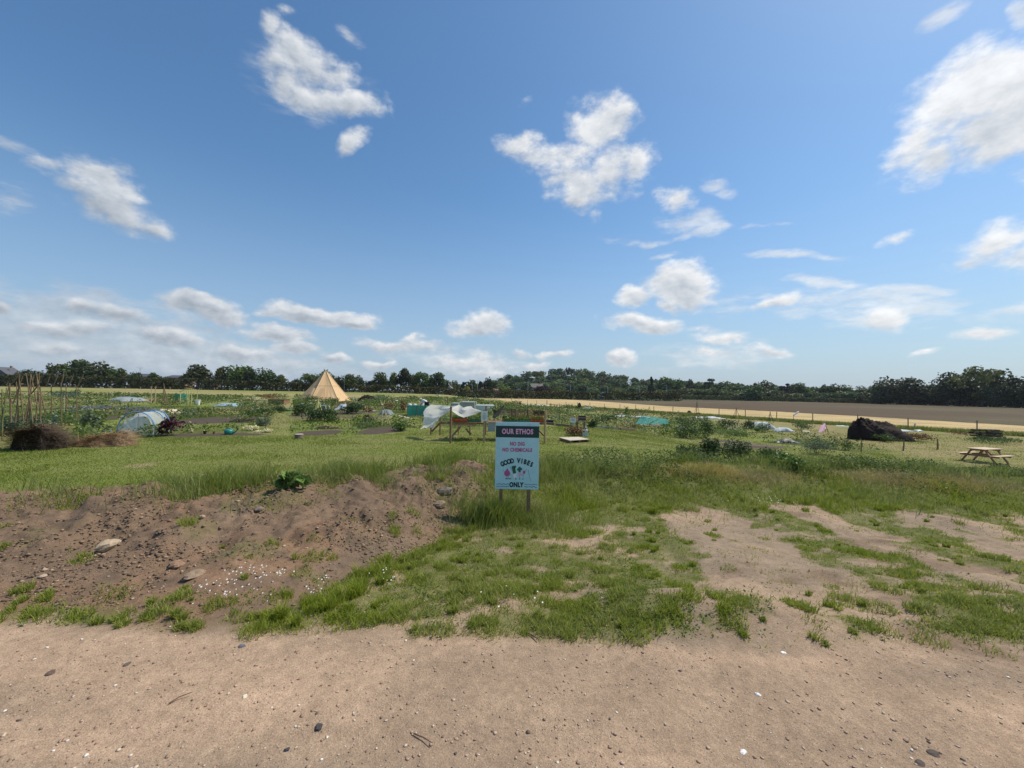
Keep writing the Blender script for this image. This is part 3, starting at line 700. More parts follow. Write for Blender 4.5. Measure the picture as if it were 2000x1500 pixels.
# ------------------------------------------------------------------ trees
bark = mat('bark', (.10, .085, .07), .9, .3, 3)
def leafmat(name, c, trans=.25):
    return mat(name, c, .6, .25, .9, tint=.5, trans=trans, objrand=1.2, spec=.25)
LM = {'green': leafmat('tree_leaves_green', (.085, .125, .04)), 'dark': leafmat('tree_leaves_dark', (.050, .075, .032), .2), 'hill': leafmat('tree_leaves_hill', (.10, .16, .062)),
      'light': leafmat('tree_leaves_light', (.12, .165, .05)), 'yellow': leafmat('tree_leaves_yellow', (.26, .25, .03)), 'purple': leafmat('tree_leaves_purple', (.055, .030, .030)), 'hedge': leafmat('hedge_leaves', (.078, .092, .034))}
def crown_arrays(kind, n, size, seed):
    "unit tree: 1 high, 1 wide; clumps of leaves on a few limbs"
    r = rn(seed); K = {'round': 26, 'tall': 24, 'spread': 30, 'cone': 22, 'cedar': 20, 'bushy': 22}[kind]
    c = []
    while len(c) < K:
        p = r.random(3) * 2 - 1
        if np.linalg.norm(p) > 1: continue
        z = (p[2] + 1) / 2
        if kind == 'round': q = (p[0] * .40, p[1] * .40, .20 + z * .68); s = .15 + .07 * r.random()
        elif kind == 'tall': w = .30 * (1 - .5 * z); q = (p[0] * w * 1.1, p[1] * w * 1.1, .16 + z * .74); s = .13 + .05 * r.random()
        elif kind == 'spread': w = .46 * math.sqrt(max(.05, 1 - abs(z - .45) ** 2 * 2.2)); q = (p[0] * w, p[1] * w, .22 + z * .68); s = .11 + .06 * r.random()
        elif kind == 'cone': w = .42 * (1 - z) + .03; q = (p[0] * w, p[1] * w, .12 + z * .80); s = .07 + .09 * (1 - z)
        elif kind == 'cedar': lv = r.integers(0, 4); q = (p[0] * (.44 - .05 * lv), p[1] * (.44 - .05 * lv), .48 + .145 * lv); s = .10
        else: q = (p[0] * .42, p[1] * .42, .10 + z * .72); s = .17 + .06 * r.random()
        c.append((*q, s))
    c = np.array(c); idx = r.integers(0, len(c), n); d = r.normal(size=(n, 3)); d /= np.linalg.norm(d, axis=1)[:, None]
    rad = c[idx, 3] * (.55 + .5 * r.random(n) ** .5) * (1 + .25 * (r.random(n) > .93))
    P = c[idx, :3] + d * rad[:, None] * (1, 1, .45 if kind == 'cedar' else .85)
    V, F, T = leafV(P, size * (.6 + .8 * r.random(n)), r, 1.5)
    return V, F, T, c
def trunk_mb(c, r=.022):
    m = MB(); m.tube([(0, 0, -.03), (.01, 0, .2), (0, .01, .45), (.01, .01, .72)], [r * 1.3, r, r * .7, r * .3], 6)
    for k in range(0, len(c), 4):
        x, y, z, s = c[k]; z0 = max(.15, z - .3); m.tube([(.005, 0, z0), (x * .5, y * .5, z0 + (z - z0) * .6), (x, y, z)], [r * .55, r * .35, r * .12], 5)
    return m
PROTO = {}
def proto(kind, leaf, n, size, seed):
    key = (kind, leaf, seed)
    if key not in PROTO:
        V, F, T, c = crown_arrays(kind, n, size, seed)
        cm = np_mesh('crown', V, F, LM[leaf], tint=T, link=False)
        t = trunk_mb(c); tm = bpy.data.meshes.new('trunk'); tm.from_pydata(t.v, [], t.f); tm.materials.append(bark)
        PROTO[key] = (cm, tm)
    return PROTO[key]
def tree(x, y, w, h, kind, leaf, label, group, n=1500, size=.05, seed=1, name='tree', trunk=True, z=None, rz=None):
    cm, tm = proto(kind, leaf, n, size, seed)
    e = empty(name, (x, y, gz(x, y) - .1 if z is None else z), label, 'tree', group); e.scale = (w, w, h); e.rotation_euler.z = rz if rz is not None else random.random() * 6.28
    o = bpy.data.objects.new('crown', cm); C.objects.link(o); o.parent = e
    if trunk: o = bpy.data.objects.new('trunk', tm); C.objects.link(o); o.parent = e
    return e
def tree_px(px, hw, top, D, kind, leaf, label, group, seed=1, **kw):
    d = ray(px, 775); x = d.x / d.y * D; z = gz(x, D); topz = W(px, top, D).z; s = D / FPX
    return tree(x, D, max(2 * hw * s * 1.12, 1), (topz - z) * 1.03, kind, leaf, label, group, seed=seed, z=z - .1, **kw)
random.seed(7)
def nearname(px):
    marks = [(60, 'the cane frames at the far left'), (170, 'the pair of tall bushy trees'), (300, 'the low house roof'), (384, 'the lone round tree'), (470, 'the tallest hedge trees left of the tent'), (560, 'the tent, left of it'), (640, 'the tepee'), (700, 'the tepee, right of it'), (790, 'the dense clump right of the tent'), (860, 'the end of the dense clump'), (950, 'the lone domed tree'), (1110, 'the hill top'), (1272, 'the spiky conifer'), (1385, 'the flat topped cedar'), (1470, 'the bushy tree standing in front of the wood'), (1530, 'the reddish pine'), (1640, 'the long flat part of the wood'), (1750, 'the big dark tree at the field corner'), (1860, 'the round dark trees'), (1925, 'the tallest tree on the right'), (1990, 'the right edge')]
    return min(marks, key=lambda m: abs(m[0] - px))[1]
G1 = 'trees standing behind the far hedge'
K4 = ['round', 'bushy', 'spread', 'tall']
SKY1 = [(55, 30, 722, 'bushy', 'low bushy tree rising over the hedge behind the cane frames'), (108, 15, 706, 'spread', 'smaller open crowned tree left of the pair of bushy trees'), (150, 25, 704, 'round', 'left of the two big bushy trees at the left'), (180, 32, 701, 'bushy', 'right and taller of the two big bushy trees at the left'), (215, 14, 722, 'round', 'low tree tucked against the two bushy trees'), (234, 11, 721, 'round', 'small round tree right of the bushy pair'), (262, 10, 725, 'round', 'small tree beside the lamp post at the left'), (298, 10, 728, 'spread', 'tiny tree beside the long low house roof'), (322, 14, 732, 'bushy', 'flat low shrub tree just over the hedge top'),
        (384, 24, 714, 'round', 'lone dome shaped tree standing clear above the hedge'), (438, 17, 717, 'spread', 'left flank tree of the group left of the tent'), (468, 22, 711, 'round', 'tallest tree of the group left of the tent'), (487, 14, 722, 'round', 'lower tree filling the gap beside the lamp post'), (520, 20, 715, 'bushy', 'broad tree right of the lamp post, left of the tent'), (549, 11, 733, 'round', 'small tree on the slope down to the tent'), (580, 16, 740, 'bushy', 'low tree just left of the tent'), (608, 20, 728, 'round', 'round tree behind the left flank of the tent'), (636, 16, 726, 'round', 'tree behind the tip of the tent'), (662, 20, 730, 'bushy', 'broad tree behind the right flank of the tent'), (682, 15, 732, 'round', 'tree at the right end of those behind the tent'),
        (701, 9, 734, 'round', 'small ball shaped tree between the tent and the dense clump'), (722, 13, 740, 'bushy', 'low tree at the left of the dense clump'), (742, 16, 728, 'round', 'first high tree of the dense clump'), (767, 12, 725, 'tall', 'narrow tree in the dense clump'), (791, 14, 721, 'round', 'highest round tree of the dense clump'), (808, 10, 732, 'bushy', 'lower tree in the middle of the dense clump'), (824, 18, 723, 'spread', 'open crowned grey green tree of the dense clump'), (856, 18, 728, 'spread', 'last tree of the dense clump, sloping to the right'), (840, 12, 738, 'round', 'low tree before the end of the dense clump')]
for i, (px, hw, top, kd, lb) in enumerate(SKY1):
    tree_px(px, hw, top, 212 if px < 700 else 225, kd, 'green' if i % 3 else 'dark', lb, G1, seed=i % 5, n=2200, size=.055)
SKY2 = [(885, 12, 743, 'round', 'green'), (905, 12, 744, 'cone', 'dark'), (922, 13, 742, 'round', 'green'), (938, 10, 741, 'cone', 'dark'), (951, 9, 734, 'bushy', 'dark'), (967, 10, 745, 'round', 'hill'), (912, 6, 752, 'bushy', 'yellow'), (982, 14, 746, 'bushy', 'light'), (1000, 12, 745, 'round', 'hill'), (1052, 8, 751, 'bushy', 'purple'), (1066, 10, 750, 'bushy', 'purple'), (1080, 10, 752, 'round', 'hill'), (1092, 10, 754, 'round', 'light'), (870, 10, 750, 'round', 'hill'), (1028, 10, 748, 'round', 'dark'), (1014, 8, 752, 'round', 'hill')]
L2 = ['round tree at the start of the far village trees', 'first small pointed tree of the village', 'round tree beside the yellow bush, behind it', 'second small pointed tree left of the domed one', 'lone dark domed tree standing above its neighbours', 'mid green tree right of the domed one', 'bright yellow bush glowing in front of the dark trees', 'pale green broad tree left of the hill', 'green tree at the foot of the hill, left side', 'left of the two dark purple trees by the grey roof', 'right of the two dark purple trees by the grey roof', 'round tree right of the purple trees', 'pale green round tree right of the purple pair', 'small green tree by the pink house roof', 'dark tree in front of the grey roof at the left', 'small tree between the village and the grey roof']
for i, ((px, hw, top, kd, lf), lb) in enumerate(zip(SKY2, L2)):
    tree_px(px, hw, top, (300 if lf in ('yellow', 'purple', 'light') else 330) + i * 2, kd, lf, lb, 'trees round the far village', seed=5 + i % 3, n=1300, size=.07)
# the hill wood
HW = 0; hrng = rn(31)
for row, Y in enumerate((452, 500, 556, 622, 700)):
    us = np.arange(-.085, .86, .0205) + (row % 2) * .010
    for u in us:
        u2 = u + hrng.normal() * .004; y = Y + hrng.normal() * 13; x = u2 * y
        if u2 > .5 and row in (1, 3): continue
        w = (14 + 4 * hrng.random()) * Y / 560; h = 10.5 + 5 * hrng.random() + (2 if row == 4 else 0)
        side = 'on the hill top' if row == 4 else ('on the upper slope' if row == 3 else ('on the middle slope' if row >= 1 else 'along the foot of the hill'))
        tree(x, y, w, h, K4[int(hrng.integers(0, 3))], ('hill', 'hill', 'green', 'light')[int(hrng.integers(0, 4))] if hrng.random() < .8 else 'dark',
             'broadleaf tree %s, one of the many in the far wood' % side, 'trees of the wood %s' % side, seed=10 + int(hrng.integers(0, 3)), n=520, size=.10, trunk=False, name='wood_tree'); HW += 1
print('hill trees', HW)
SKY3 = [(1272, 9, 733, 430, 'cone', 'dark', 'dark spiky conifer sticking out of the wood'), (1300, 17, 735, 440, 'round', 'green', 'broad tree right of the spiky conifer'), (1322, 12, 738, 440, 'round', 'green', 'smaller tree following the broad one right of the conifer'), (1346, 14, 740, 430, 'round', 'dark', 'dark round tree left of the flat topped cedar'), (1366, 12, 746, 425, 'bushy', 'green', 'low tree touching the cedar on its left'), (1385, 15, 740, 420, 'cedar', 'dark', 'flat topped dark cedar with layered boughs'), (1412, 18, 745, 410, 'round', 'hill', 'wide pale tree right of the cedar'), (1438, 15, 749, 410, 'bushy', 'hill', 'lower tree left of the bushy tree in front'), (1470, 17, 748, 330, 'bushy', 'hill', 'leafy tree standing on its own in front of the wood'), (1488, 17, 742, 390, 'round', 'green', 'high tree right behind the one in front of the wood'), (1400, 14, 757, 380, 'bushy', 'green', 'low bush below the cedar'), (1508, 9, 754, 380, 'cone', 'green', 'small pointed tree in the dip of the skyline'), (1531, 12, 749, 375, 'cedar', 'purple', 'reddish pine with a flat top'), (1558, 17, 747, 370, 'round', 'green', 'broad dark tree right of the reddish pine'), (1588, 18, 752, 360, 'bushy', 'green', 'long low tree in the middle of the right wood'), (1612, 12, 750, 350, 'round', 'dark', 'dark tree left of the lighter flat group'), (1634, 22, 746, 340, 'bushy', 'light', 'lighter green broad tree of the flat topped group'), (1662, 18, 751, 330, 'bushy', 'green', 'first of the even trees left of the field corner'), (1690, 18, 752, 322, 'bushy', 'green', 'middle of the even trees left of the field corner'), (1712, 12, 752, 315, 'round', 'green', 'last of the even trees left of the field corner'),
        (1752, 34, 734, 262, 'round', 'dark', 'big very dark tree at the corner of the ploughed field'), (1730, 18, 742, 268, 'bushy', 'dark', 'lower shoulder tree left of the big corner tree'), (1790, 22, 745, 262, 'bushy', 'dark', 'dip tree between the corner tree and the round ones'), (1818, 20, 746, 256, 'round', 'dark', 'dark tree left of the round crowned pair'), (1850, 26, 729, 240, 'round', 'dark', 'left one of the round crowned pair, high and dark'), (1878, 20, 738, 236, 'bushy', 'dark', 'right one of the round crowned pair, lower'), (1920, 38, 712, 226, 'spread', 'green', 'tallest tree on the right, open reddish green crown'), (1948, 22, 742, 216, 'bushy', 'dark', 'dark tree under the right side of the tallest one'), (1972, 20, 731, 214, 'round', 'dark', 'round tree right of the tallest one'), (2003, 26, 737, 210, 'round', 'dark', 'last dark tree at the right edge'), (2060, 44, 726, 206, 'round', 'dark', 'dark tree just past the right edge')]
for i, (px, hw, top, D, kd, lf, lb) in enumerate(SKY3):
    tree_px(px, hw, top, D, kd, lf, lb, 'trees of the wood behind the ploughed field', seed=20 + i % 6, n=3200 if px > 1700 else 1800, size=.040 if px > 1700 else .06, rz=i * 1.3)
# second, lower row that closes the wood underneath
r3 = rn(44)
for i, px in enumerate(range(1290, 2080, 17)):
    D = float(np.interp(px, [1280, 1500, 1720, 2080], [425, 372, 285, 196])); topy = np.interp(px, [1280, 1500, 1700, 1760, 1850, 2080], [757, 762, 766, 766, 762, 760]) + r3.normal() * 2
    tree_px(px + r3.normal() * 3, 15 + 4 * r3.random(), topy, D + r3.normal() * 3, 'bushy', 'dark' if px > 1700 else ('green', 'hill', 'dark')[i % 3], 'low dark understorey tree along the edge of the right wood', 'understorey along the edge of the right wood', seed=40 + i % 3, n=1300, size=.075, trunk=False, name='understorey_tree')
# ------------------------------------------------------------------ hedges
def hedge(pts, width, label, leaf='hedge', per=14., size=.55, seed=3):
    "pts: (px, top_y, D)"
    r = rn(seed); P = []
    for (a, ta, Da), (b_, tb, Db) in zip(pts[:-1], pts[1:]):
        pa, pb = W(a, ta, Da), W(b_, tb, Db); L = (pb - pa).length; n = int(L * per)
        t = r.random(n); x = pa.x + (pb.x - pa.x) * t; y = pa.y + (pb.y - pa.y) * t; top = pa.z + (pb.z - pa.z) * t
        P.append(np.stack([x, y, top], 1))
    P = np.concatenate(P); n = len(P); g = height(P[:, 0], P[:, 1]); k = fb(P[:, 0] * .13, P[:, 1] * .13, seed, 4); k2 = vn(P[:, 0] * .5, P[:, 1] * .5, seed + 9)
    H = (P[:, 2] - g) * (.80 + .30 * k + .12 * k2); v = r.random(n) ** .95 * .97 + .0; ang = (r.random(n) - .5) * 2
    wd = width * (1 - .5 * v ** 2) * (.7 + .6 * vn(P[:, 0] * .3, v * 3, seed + 4))
    Q = np.stack([P[:, 0] + r.normal(size=n) * .2, P[:, 1] + ang * wd, g + H * v], 1)
    c = Q[0].copy(); c[2] = g[0]
    V, F, T = leafV(Q - c, size * (.6 + .8 * r.random(n)), r, 1.5)
    o = np_mesh('hedge', V, F, LM[leaf], tint=T); o.location = c; return tag(o, label, 'hedge')
hedge([(-260, 722, 185), (0, 731, 190), (110, 733, 192), (330, 738, 196), (590, 747, 205)], 1.8, 'long dark hedge along the far side of the field, left of the tent', per=62, size=.62)
hedge([(590, 748, 207), (700, 750, 210), (860, 757, 216), (1040, 763, 225), (1200, 765, 232), (1330, 766, 238)], 1.8, 'long dark clipped hedge from the tent to the ploughed field', per=62, size=.62, seed=8)
hedge([(1330, 771, 330), (1480, 773, 330), (1660, 778, 300), (1730, 781, 270)], 1.3, 'low dark hedge at the foot of the right wood', per=40, size=.6, seed=12)
# ------------------------------------------------------------------ houses, lamps, posts behind the hedge
rooft = {'slate': mat('slate_roof', (.10, .10, .115), .7, .2, 2), 'red': mat('red_tile_roof', (.34, .17, .13), .8, .2, 2), 'grey': mat('grey_tile_roof', (.20, .18, .165), .8, .2, 2), 'pale': mat('pale_roof', (.42, .38, .35), .8, .2, 2)}
wallm = mat('render_wall', (.50, .44, .38), .9, .1, 2); brickm = mat('brick_wall', (.33, .19, .14), .9, .2, 3); glassm = mat('dark_glass', (.03, .04, .05), .15, .1, 2, spec=.6); whitep = mat('white_paint', (.78, .78, .76), .5, .06, 5)
def house(px, D, wpx, ridge_y, roof_px, roofk, label, wall=brickm, gable=False, rz=0.):
    d = ray(px, 760); x = d.x / d.y * D; g = gz(x, D); s = D / FPX; w = wpx * s; top = W(px, ridge_y, D).z - g; rh = roof_px * s; dp = w * .55; eh = top - rh
    e = empty('house', (x, D, g), label, 'house', 'houses behind the far hedge', rz)
    MB().box((0, 0, eh / 2), (w * .94, dp, eh)).build('wall', wall, e)
    a, b_ = w / 2, dp / 2 + .4
    m = MB()
    if gable: m.add([(-a, -b_, eh), (a, -b_, eh), (a, b_, eh), (-a, b_, eh), (0, -b_, top), (0, b_, top)], [(0, 1, 4), (1, 2, 5, 4), (2, 3, 5), (3, 0, 4, 5), (0, 3, 2, 1)])
    else: m.add([(-a, -b_, eh), (a, -b_, eh), (a, b_, eh), (-a, b_, eh), (-a * .86, 0, top), (a * .86, 0, top)], [(0, 1, 5, 4), (1, 2, 5), (2, 3, 4, 5), (3, 0, 4), (0, 3, 2, 1)])
    rf = m.build('roof', rooft[roofk], e); MB().box((a * .5, .2, top + .2), (w * .05 + .3, .7, 1.3)).build('chimney', brickm, rf)
    for k in (-.3, .05, .32):
        f = MB().box((k * w, -dp / 2 - .03, eh * .68), (w * .13, .08, eh * .22)).build('window', whitep, e)
        MB().box((k * w, -dp / 2 - .08, eh * .68), (w * .11, .05, eh * .18)).build('pane', glassm, f)
    return e
house(8, 250, 46, 717, 15, 'slate', 'house with a dark slate roof at the far left edge', gable=True)
house(283, 245, 46, 730, 6, 'slate', 'house with a long low dark roof just over the hedge, left of the lone tree')
house(352, 250, 40, 733, 5, 'slate', 'house with a thin dark roof line left of the lone round tree')
house(413, 250, 24, 735, 6, 'slate', 'house roof sloping down right of the lone round tree')
house(846, 222, 12, 755, 4, 'red', 'small house with a pinkish red roof below the dense clump')
house(878, 262, 15, 753, 6, 'pale', 'house with a pale gable below the end of the dense clump', gable=True)
house(941, 262, 12, 757, 5, 'pale', 'house with a small pale gable below the domed tree', gable=True)
house(1013, 262, 14, 758, 5, 'pale', 'house with a pale brown gable left of the purple trees', gable=True)
house(1048, 372, 28, 749, 8, 'grey', 'wide house with a grey brown roof behind the purple trees')
house(968, 262, 12, 759, 4, 'red', 'tiny house roof in the village trees, low and reddish')
lampm = mat('lamp_steel', (.50, .52, .52), .5, .1, 4, metal=.3)
def lamp(px, top, D, label, arms=1):
    d = ray(px, 770); x = d.x / d.y * D; g = gz(x, D); s = D / FPX; h = W(px, top, D).z - g
    e = empty('street_lamp', (x, D, g), label, 'street lamp', 'street lamps behind the far hedge')
    MB().tube([(0, 0, 0), (0, 0, h)], [.16, .12], 6).build('pole', lampm, e)
    m = MB()
    for sg in ((-1, 1) if arms == 2 else (-1,)):
        m.tube([(0, 0, h - .1), (sg * .9, 0, h + .15)], .07, 5); MB().box((sg * 1.3, 0, h + .17), (.9, .35, .16)).build('lamp_head', lampm, e)
    m.build('arm', lampm, e)
lamp(272, 719, 240, 'twin headed street lamp right of the bushy trees', 2); lamp(495, 728, 235, 'pale lamp post between two trees left of the tent'); lamp(672, 735, 208, 'lamp post at the right flank of the tent, in front of the trees')
lamp(814, 740, 225, 'lamp post in front of the dense clump of trees'); lamp(932, 744, 245, 'lamp post between the yellow bush and the domed tree', 2); lamp(1031, 747, 245, 'twin headed lamp post left of the grey brown roof', 2)
lamp(1114, 752, 250, 'lamp post in front of the left half of the hill'); lamp(1187, 755, 258, 'short lamp post in front of the middle of the hill'); lamp(1249, 753, 262, 'lamp post with a bent arm below the right slope of the hill'); lamp(1302, 753, 300, 'faint lamp post right of the spiky conifer'); lamp(922, 751, 240, 'short thin lamp post right of the yellow bush')
e = empty('shed', tuple(at(1175, 778) + Vector((0, 10, 0))), 'small blue panelled shed glimpsed above the hedge', 'shed'); p0 = W(1175, 766, 262); s = 262 / FPX; e.location = (p0.x, 262, gz(p0.x, 262)); hh = p0.z - e.location.z
MB().box((0, 0, hh / 2), (7 * s, 3, hh - .2)).build('wall', mat('blue_cladding', (.22, .42, .60), .6, .1, 2), e); MB().box((0, 0, hh), (7.6 * s, 3.4, .25)).build('roof', whitep, e)
# ------------------------------------------------------------------ fence along the stubble field
wood = mat('weathered_post', (.20, .15, .11), .85, .3, 9, stretch=(1, 1, .2)); wood2 = mat('fresh_timber', (.42, .29, .16), .75, .22, 9, stretch=(1, 1, .25)); wood3 = mat('brown_timber', (.24, .145, .085), .8, .3, 9, stretch=(1, 1, .25)); wirem = mat('fence_wire', (.30, .29, .27), .5, .1, 5)
def fence(name, posts, label, hgt, pw=.10, wires=(.35, .75, 1.1), mtl=wood):
    c = Vector(posts[0]); e = empty(name, tuple(c), label, 'fence')
    for i, p in enumerate(posts):
        p = Vector(p) - c; h_ = hgt * (.93 + .12 * ((i * 37) % 10) / 10); t = ((i * 53) % 10 - 5) * .006
        MB().tube([p + Vector((0, 0, -.1)), p + Vector((t, t, h_))], pw / 2, 7).build('post', mtl, e)
    if wires:
        m = MB()
        for wz in wires: m.tube([Vector(p) - c + Vector((0, 0, wz)) for p in posts], .006, 3)
        m.build('wire', wirem, e)
    return e
FP = [1916, 1779, 1678, 1591, 1520, 1459, 1407, 1317, 1280, 1245, 1213, 1183]
pp = []
for px in [2110, 2010] + FP + [1155, 1130, 1108, 1071, 1050, 1032, 1015, 1001, 988, 976, 962, 949, 938, 926, 915]:
    # walk along the field edge: intersect the vertical plane through px with the fence line
    d = ray(px, 800); k = d.x / d.y; L = sorted([(q.y, q.x) for q in SL]); ys = np.linspace(20, 230, 1200); xx = xs(ys, SL); j = int(np.argmin(np.abs(xx / ys - k))); pp.append((float(xx[j]) - .3, float(ys[j]), gz(float(xx[j]), float(ys[j]))))
pp = [p for i, p in enumerate(pp) if i == 0 or (Vector(p) - Vector(pp[i - 1])).length > 1.2]
fence('post_and_wire_fence', pp, 'thin post and wire fence along the pale mown strip', 1.35)
# fence in front of the far hedge
pl_ = []
for px in range(100, 1000, 29):
    D = 150 + .02 * px; d = ray(px, 765); x = d.x / d.y * D; pl_.append((x, D, gz(x, D)))
fence('field_fence', pl_, 'row of small pale posts in front of the far hedge', 1.25, .16, (1.1,), mat('pale_post', (.36, .31, .23), .85, .2, 6))
# ------------------------------------------------------------------ vegetation of the plots
def stuff_leaves(name, P, size, m, label, rng, aspect=1.6):
    V, F, T = leafV(P, size, rng, aspect); return tag(np_mesh(name, V, F, m, tint=T), label, kind='stuff')
cropm = grass_mat('crop_leaves', (.070, .118, .022), (.125, .175, .036), (.34, .36, .13)); palem = grass_mat('pale_leaves', (.36, .36, .18), (.55, .52, .36), (.8, .8, .72)); blum = grass_mat('grey_leaves', (.075, .125, .058), (.13, .18, .08), (.30, .36, .28)); rustm = grass_mat('rusty_leaves', (.16, .10, .045), (.26, .18, .08), (.35, .29, .15))
rng = rn(61)
CLR = [(170, 797, 84, 9), (120, 805, 30, 6), (222, 782, 28, 6), (436, 792, 30, 5), (320, 804, 22, 6), (275, 845, 60, 10), (634, 780, 52, 5), (1496, 838, 28, 5), (1536, 842, 22, 4), (1542, 864, 30, 5), (815, 810, 24, 6), (663, 798, 16, 5), (750, 809, 18, 5), (447, 846, 12, 5), (545, 830, 14, 60), (1768, 842, 24, 3), (1625, 828, 26, 3), (880, 800, 90, 12), (1030, 835, 60, 16), (352, 783, 16, 5), (620, 790, 30, 5), (1045, 792, 34, 3), (1115, 838, 50, 10), (1608, 842, 14, 5), (1333, 835, 8, 3), (180, 868, 90, 16)]
def clear(x, y):
    m = np.zeros(len(x), bool)
    for (px, py, rx, ry) in CLR:
        p = at(px, py); s_ = p.y / FPX; m |= (((x - p.x) / (rx * s_)) ** 2 + ((y - p.y) / (ry * s_ * p.y / (EYE - p.z))) ** 2) < 1
    return m
y = 12 * (130 / 12) ** (rng.random(900000) ** .82); x = (rng.random(len(y)) * 2 - 1) * np.minimum(y * 1.35 + 2, 90)
ins, kd, a_, b_ = plots(x, y)
ok = (y > ye(x) + .2) & (x < xs(y, SL) - .4) & (ins > .5) & ~((x - .1 * y > 21)) & (soilm(x, y) < .4) & ~clear(x, y) & (y < np.interp(x, [-110, -60, -35, -15, 0], [70, 88, 104, 118, 130]) + 2)
x, y, kd, a_, b_ = x[ok], y[ok], kd[ok], a_[ok], b_[ok]
hk = np.select([kd < .14, kd < .30, kd < .42, kd < .6, kd < .74], [.0, .30, .42, .14, .28], .52)
dk = np.select([kd < .14, kd < .30, kd < .42, kd < .6, kd < .74], [.03, .75, .8, .22, .5], 1.0)
cl = fb(x * 1.3, y * 1.3, 301, 3); row = np.sin(a_ * 6.283 / .62 + 1) * .5 + .5
rowy = np.where((kd > .14) & (kd < .42), sm(row, .25, .6), 1.)
left = sm(-x - 2, 0, 4) * (1 - sm(y, 26, 42)); keep = rng.random(len(x)) < dk * sm(cl, .30, .55) * rowy * .8 * (1 - .3 * left)
x, y, kd, hk, cl = x[keep], y[keep], kd[keep], hk[keep], cl[keep]
hk = hk * (.4 + 1.2 * cl) * (.75 + .5 * sm(y, 18, 40)); z = height(x, y) + hk * rng.random(len(x)) ** .8
P = np.stack([x, y, z], 1); size = (.034 + .0017 * y) * (.7 + .6 * rng.random(len(x)))
r_ = fb(x * .5, y * .5, 303, 3) + .22 * (rng.random(len(x)) - .5)
hsh = _h(np.floor(x * 1.1), np.floor(y * .8), 305)
mp_ = (r_ > .60) & (hsh > .45); mb_ = (r_ < .335) & ~mp_; mr_ = (kd > .6) & (kd < .74) & ~mp_ & ~mb_
mg_ = ~(mp_ | mb_ | mr_); print('crop leaves', len(x), mp_.sum(), mb_.sum(), mr_.sum())
stuff_leaves('crop_plants', P[mg_], size[mg_], cropm, 'green vegetables and weeds growing over the allotment plots', rng)
stuff_leaves('pale_plants', P[mp_], size[mp_] * .8, palem, 'pale flowering and seeding plants among the plots', rng)
stuff_leaves('grey_plants', P[mb_], size[mb_], blum, 'blue green cabbage and onion beds among the plots', rng)
stuff_leaves('dry_plants', P[mr_], size[mr_], rustm, 'dry rusty weeds in the old plots', rng)
# weeds over the right part of the bank
n = 120000; x = rng.random(n) * 15 + .6; y = 7.6 + rng.random(n) * 5.4; s = bank_s(x, y)
k1 = fb(x * .9, y * .9, 311, 3); dn = np.exp(-((s - .35) / .75) ** 2) * sm(k1, .42, .56)
kk = rng.random(n) < dn; x, y, k1 = x[kk], y[kk], k1[kk]
z = height(x, y) + (.10 + .9 * sm(k1, .44, .72)) * .5 * (1 - .6 * sm(x, 8.2, 9.5)) * rng.random(len(x))
stuff_leaves('weeds', np.stack([x, y, z], 1), .022 + .016 * rng.random(len(x)), grass_mat('weed_leaves', (.07, .11, .03), (.12, .165, .045), (.26, .27, .12)), 'dark leafy weeds tangled over the right part of the bank', rng)
# strip of rough grass under the fence
y = 20 + rng.random(40000) ** 1.6 * 75; x = xs(y, SL) - .2 + rng.normal(size=len(y)) * (.35 + .006 * y)
V, F, k = blades(x, y, .25 + .35 * rng.random(len(x)), .012 + .0012 * y, rng, near=False)
add_blades('rough_grass', [(V, F, k, rng.random(len(x)))], gr_long, 'rough unmown grass strip under the wire fence')
# daisies
def daisies(spec, label):
    P = []
    for (px, py, rx, n) in spec:
        p = at(px, py); sx = rx * p.y / FPX; P.append(np.stack([p.x + rng.normal(size=n) * sx * .5, p.y + rng.normal(size=n) * .09, np.full(n, .0)], 1))
    P = np.concatenate(P); P[:, 2] = height(P[:, 0], P[:, 1]) + .04 + .07 * rng.random(len(P)); n = len(P)
    t = np.arange(8) / 8 * 6.283; r_ = (.0038 + .0035 * rng.random(n))[:, None]
    ring = np.stack([P[:, 0:1] + np.cos(t) * r_, P[:, 1:2] + np.sin(t) * r_ * .8, P[:, 2:3] + np.sin(t) * r_ * .55 - 0 * t], 2)
    V = ring.reshape(-1, 3); F = np.arange(8 * n).reshape(n, 8)
    o = np_mesh('daisies', V, F, mat('daisy_petals', (.8, .8, .76), .7, .05, 5)); return tag(o, label, kind='stuff')
daisies([(500, 1132, 60, 26), (455, 1165, 70, 30), (545, 1135, 40, 14), (400, 1168, 20, 6), (750, 1140, 26, 12), (625, 1158, 20, 14), (395, 936, 18, 80), (1480, 985, 60, 40), (1020, 1180, 60, 7)], 'small white daisies at the foot of the bank')
# ------------------------------------------------------------------ plants one can point at
stemm = mat('plant_stem', (.13, .15, .06), .8, .2, 8); purpm = mat('purple_leaves', (.060, .014, .022), .55, .3, 9, tint=.5, trans=.2)
PM = {'green': mat('shrub_leaves', (.075, .125, .035), .55, .25, 9, tint=.5, trans=.3), 'bright': mat('bright_leaves', (.12, .20, .045), .5, .2, 9, tint=.45, trans=.3), 'dark': mat('dark_shrub_leaves', (.045, .08, .025), .55, .25, 9, tint=.5, trans=.25), 'purple': purpm,
      'grey': mat('grey_green_leaves', (.13, .17, .10), .7, .2, 9, tint=.4, trans=.2), 'cream': mat('cream_flowers', (.68, .66, .40), .8, .1, 9, tint=.2), 'yellow': mat('yellow_flowers', (.50, .50, .10), .7, .15, 9, tint=.3), 'rust': mat('rusty_plant', (.22, .13, .06), .8, .3, 9, tint=.4), 'blue': mat('cabbage_leaves', (.10, .17, .12), .5, .2, 9, tint=.4, trans=.15)}
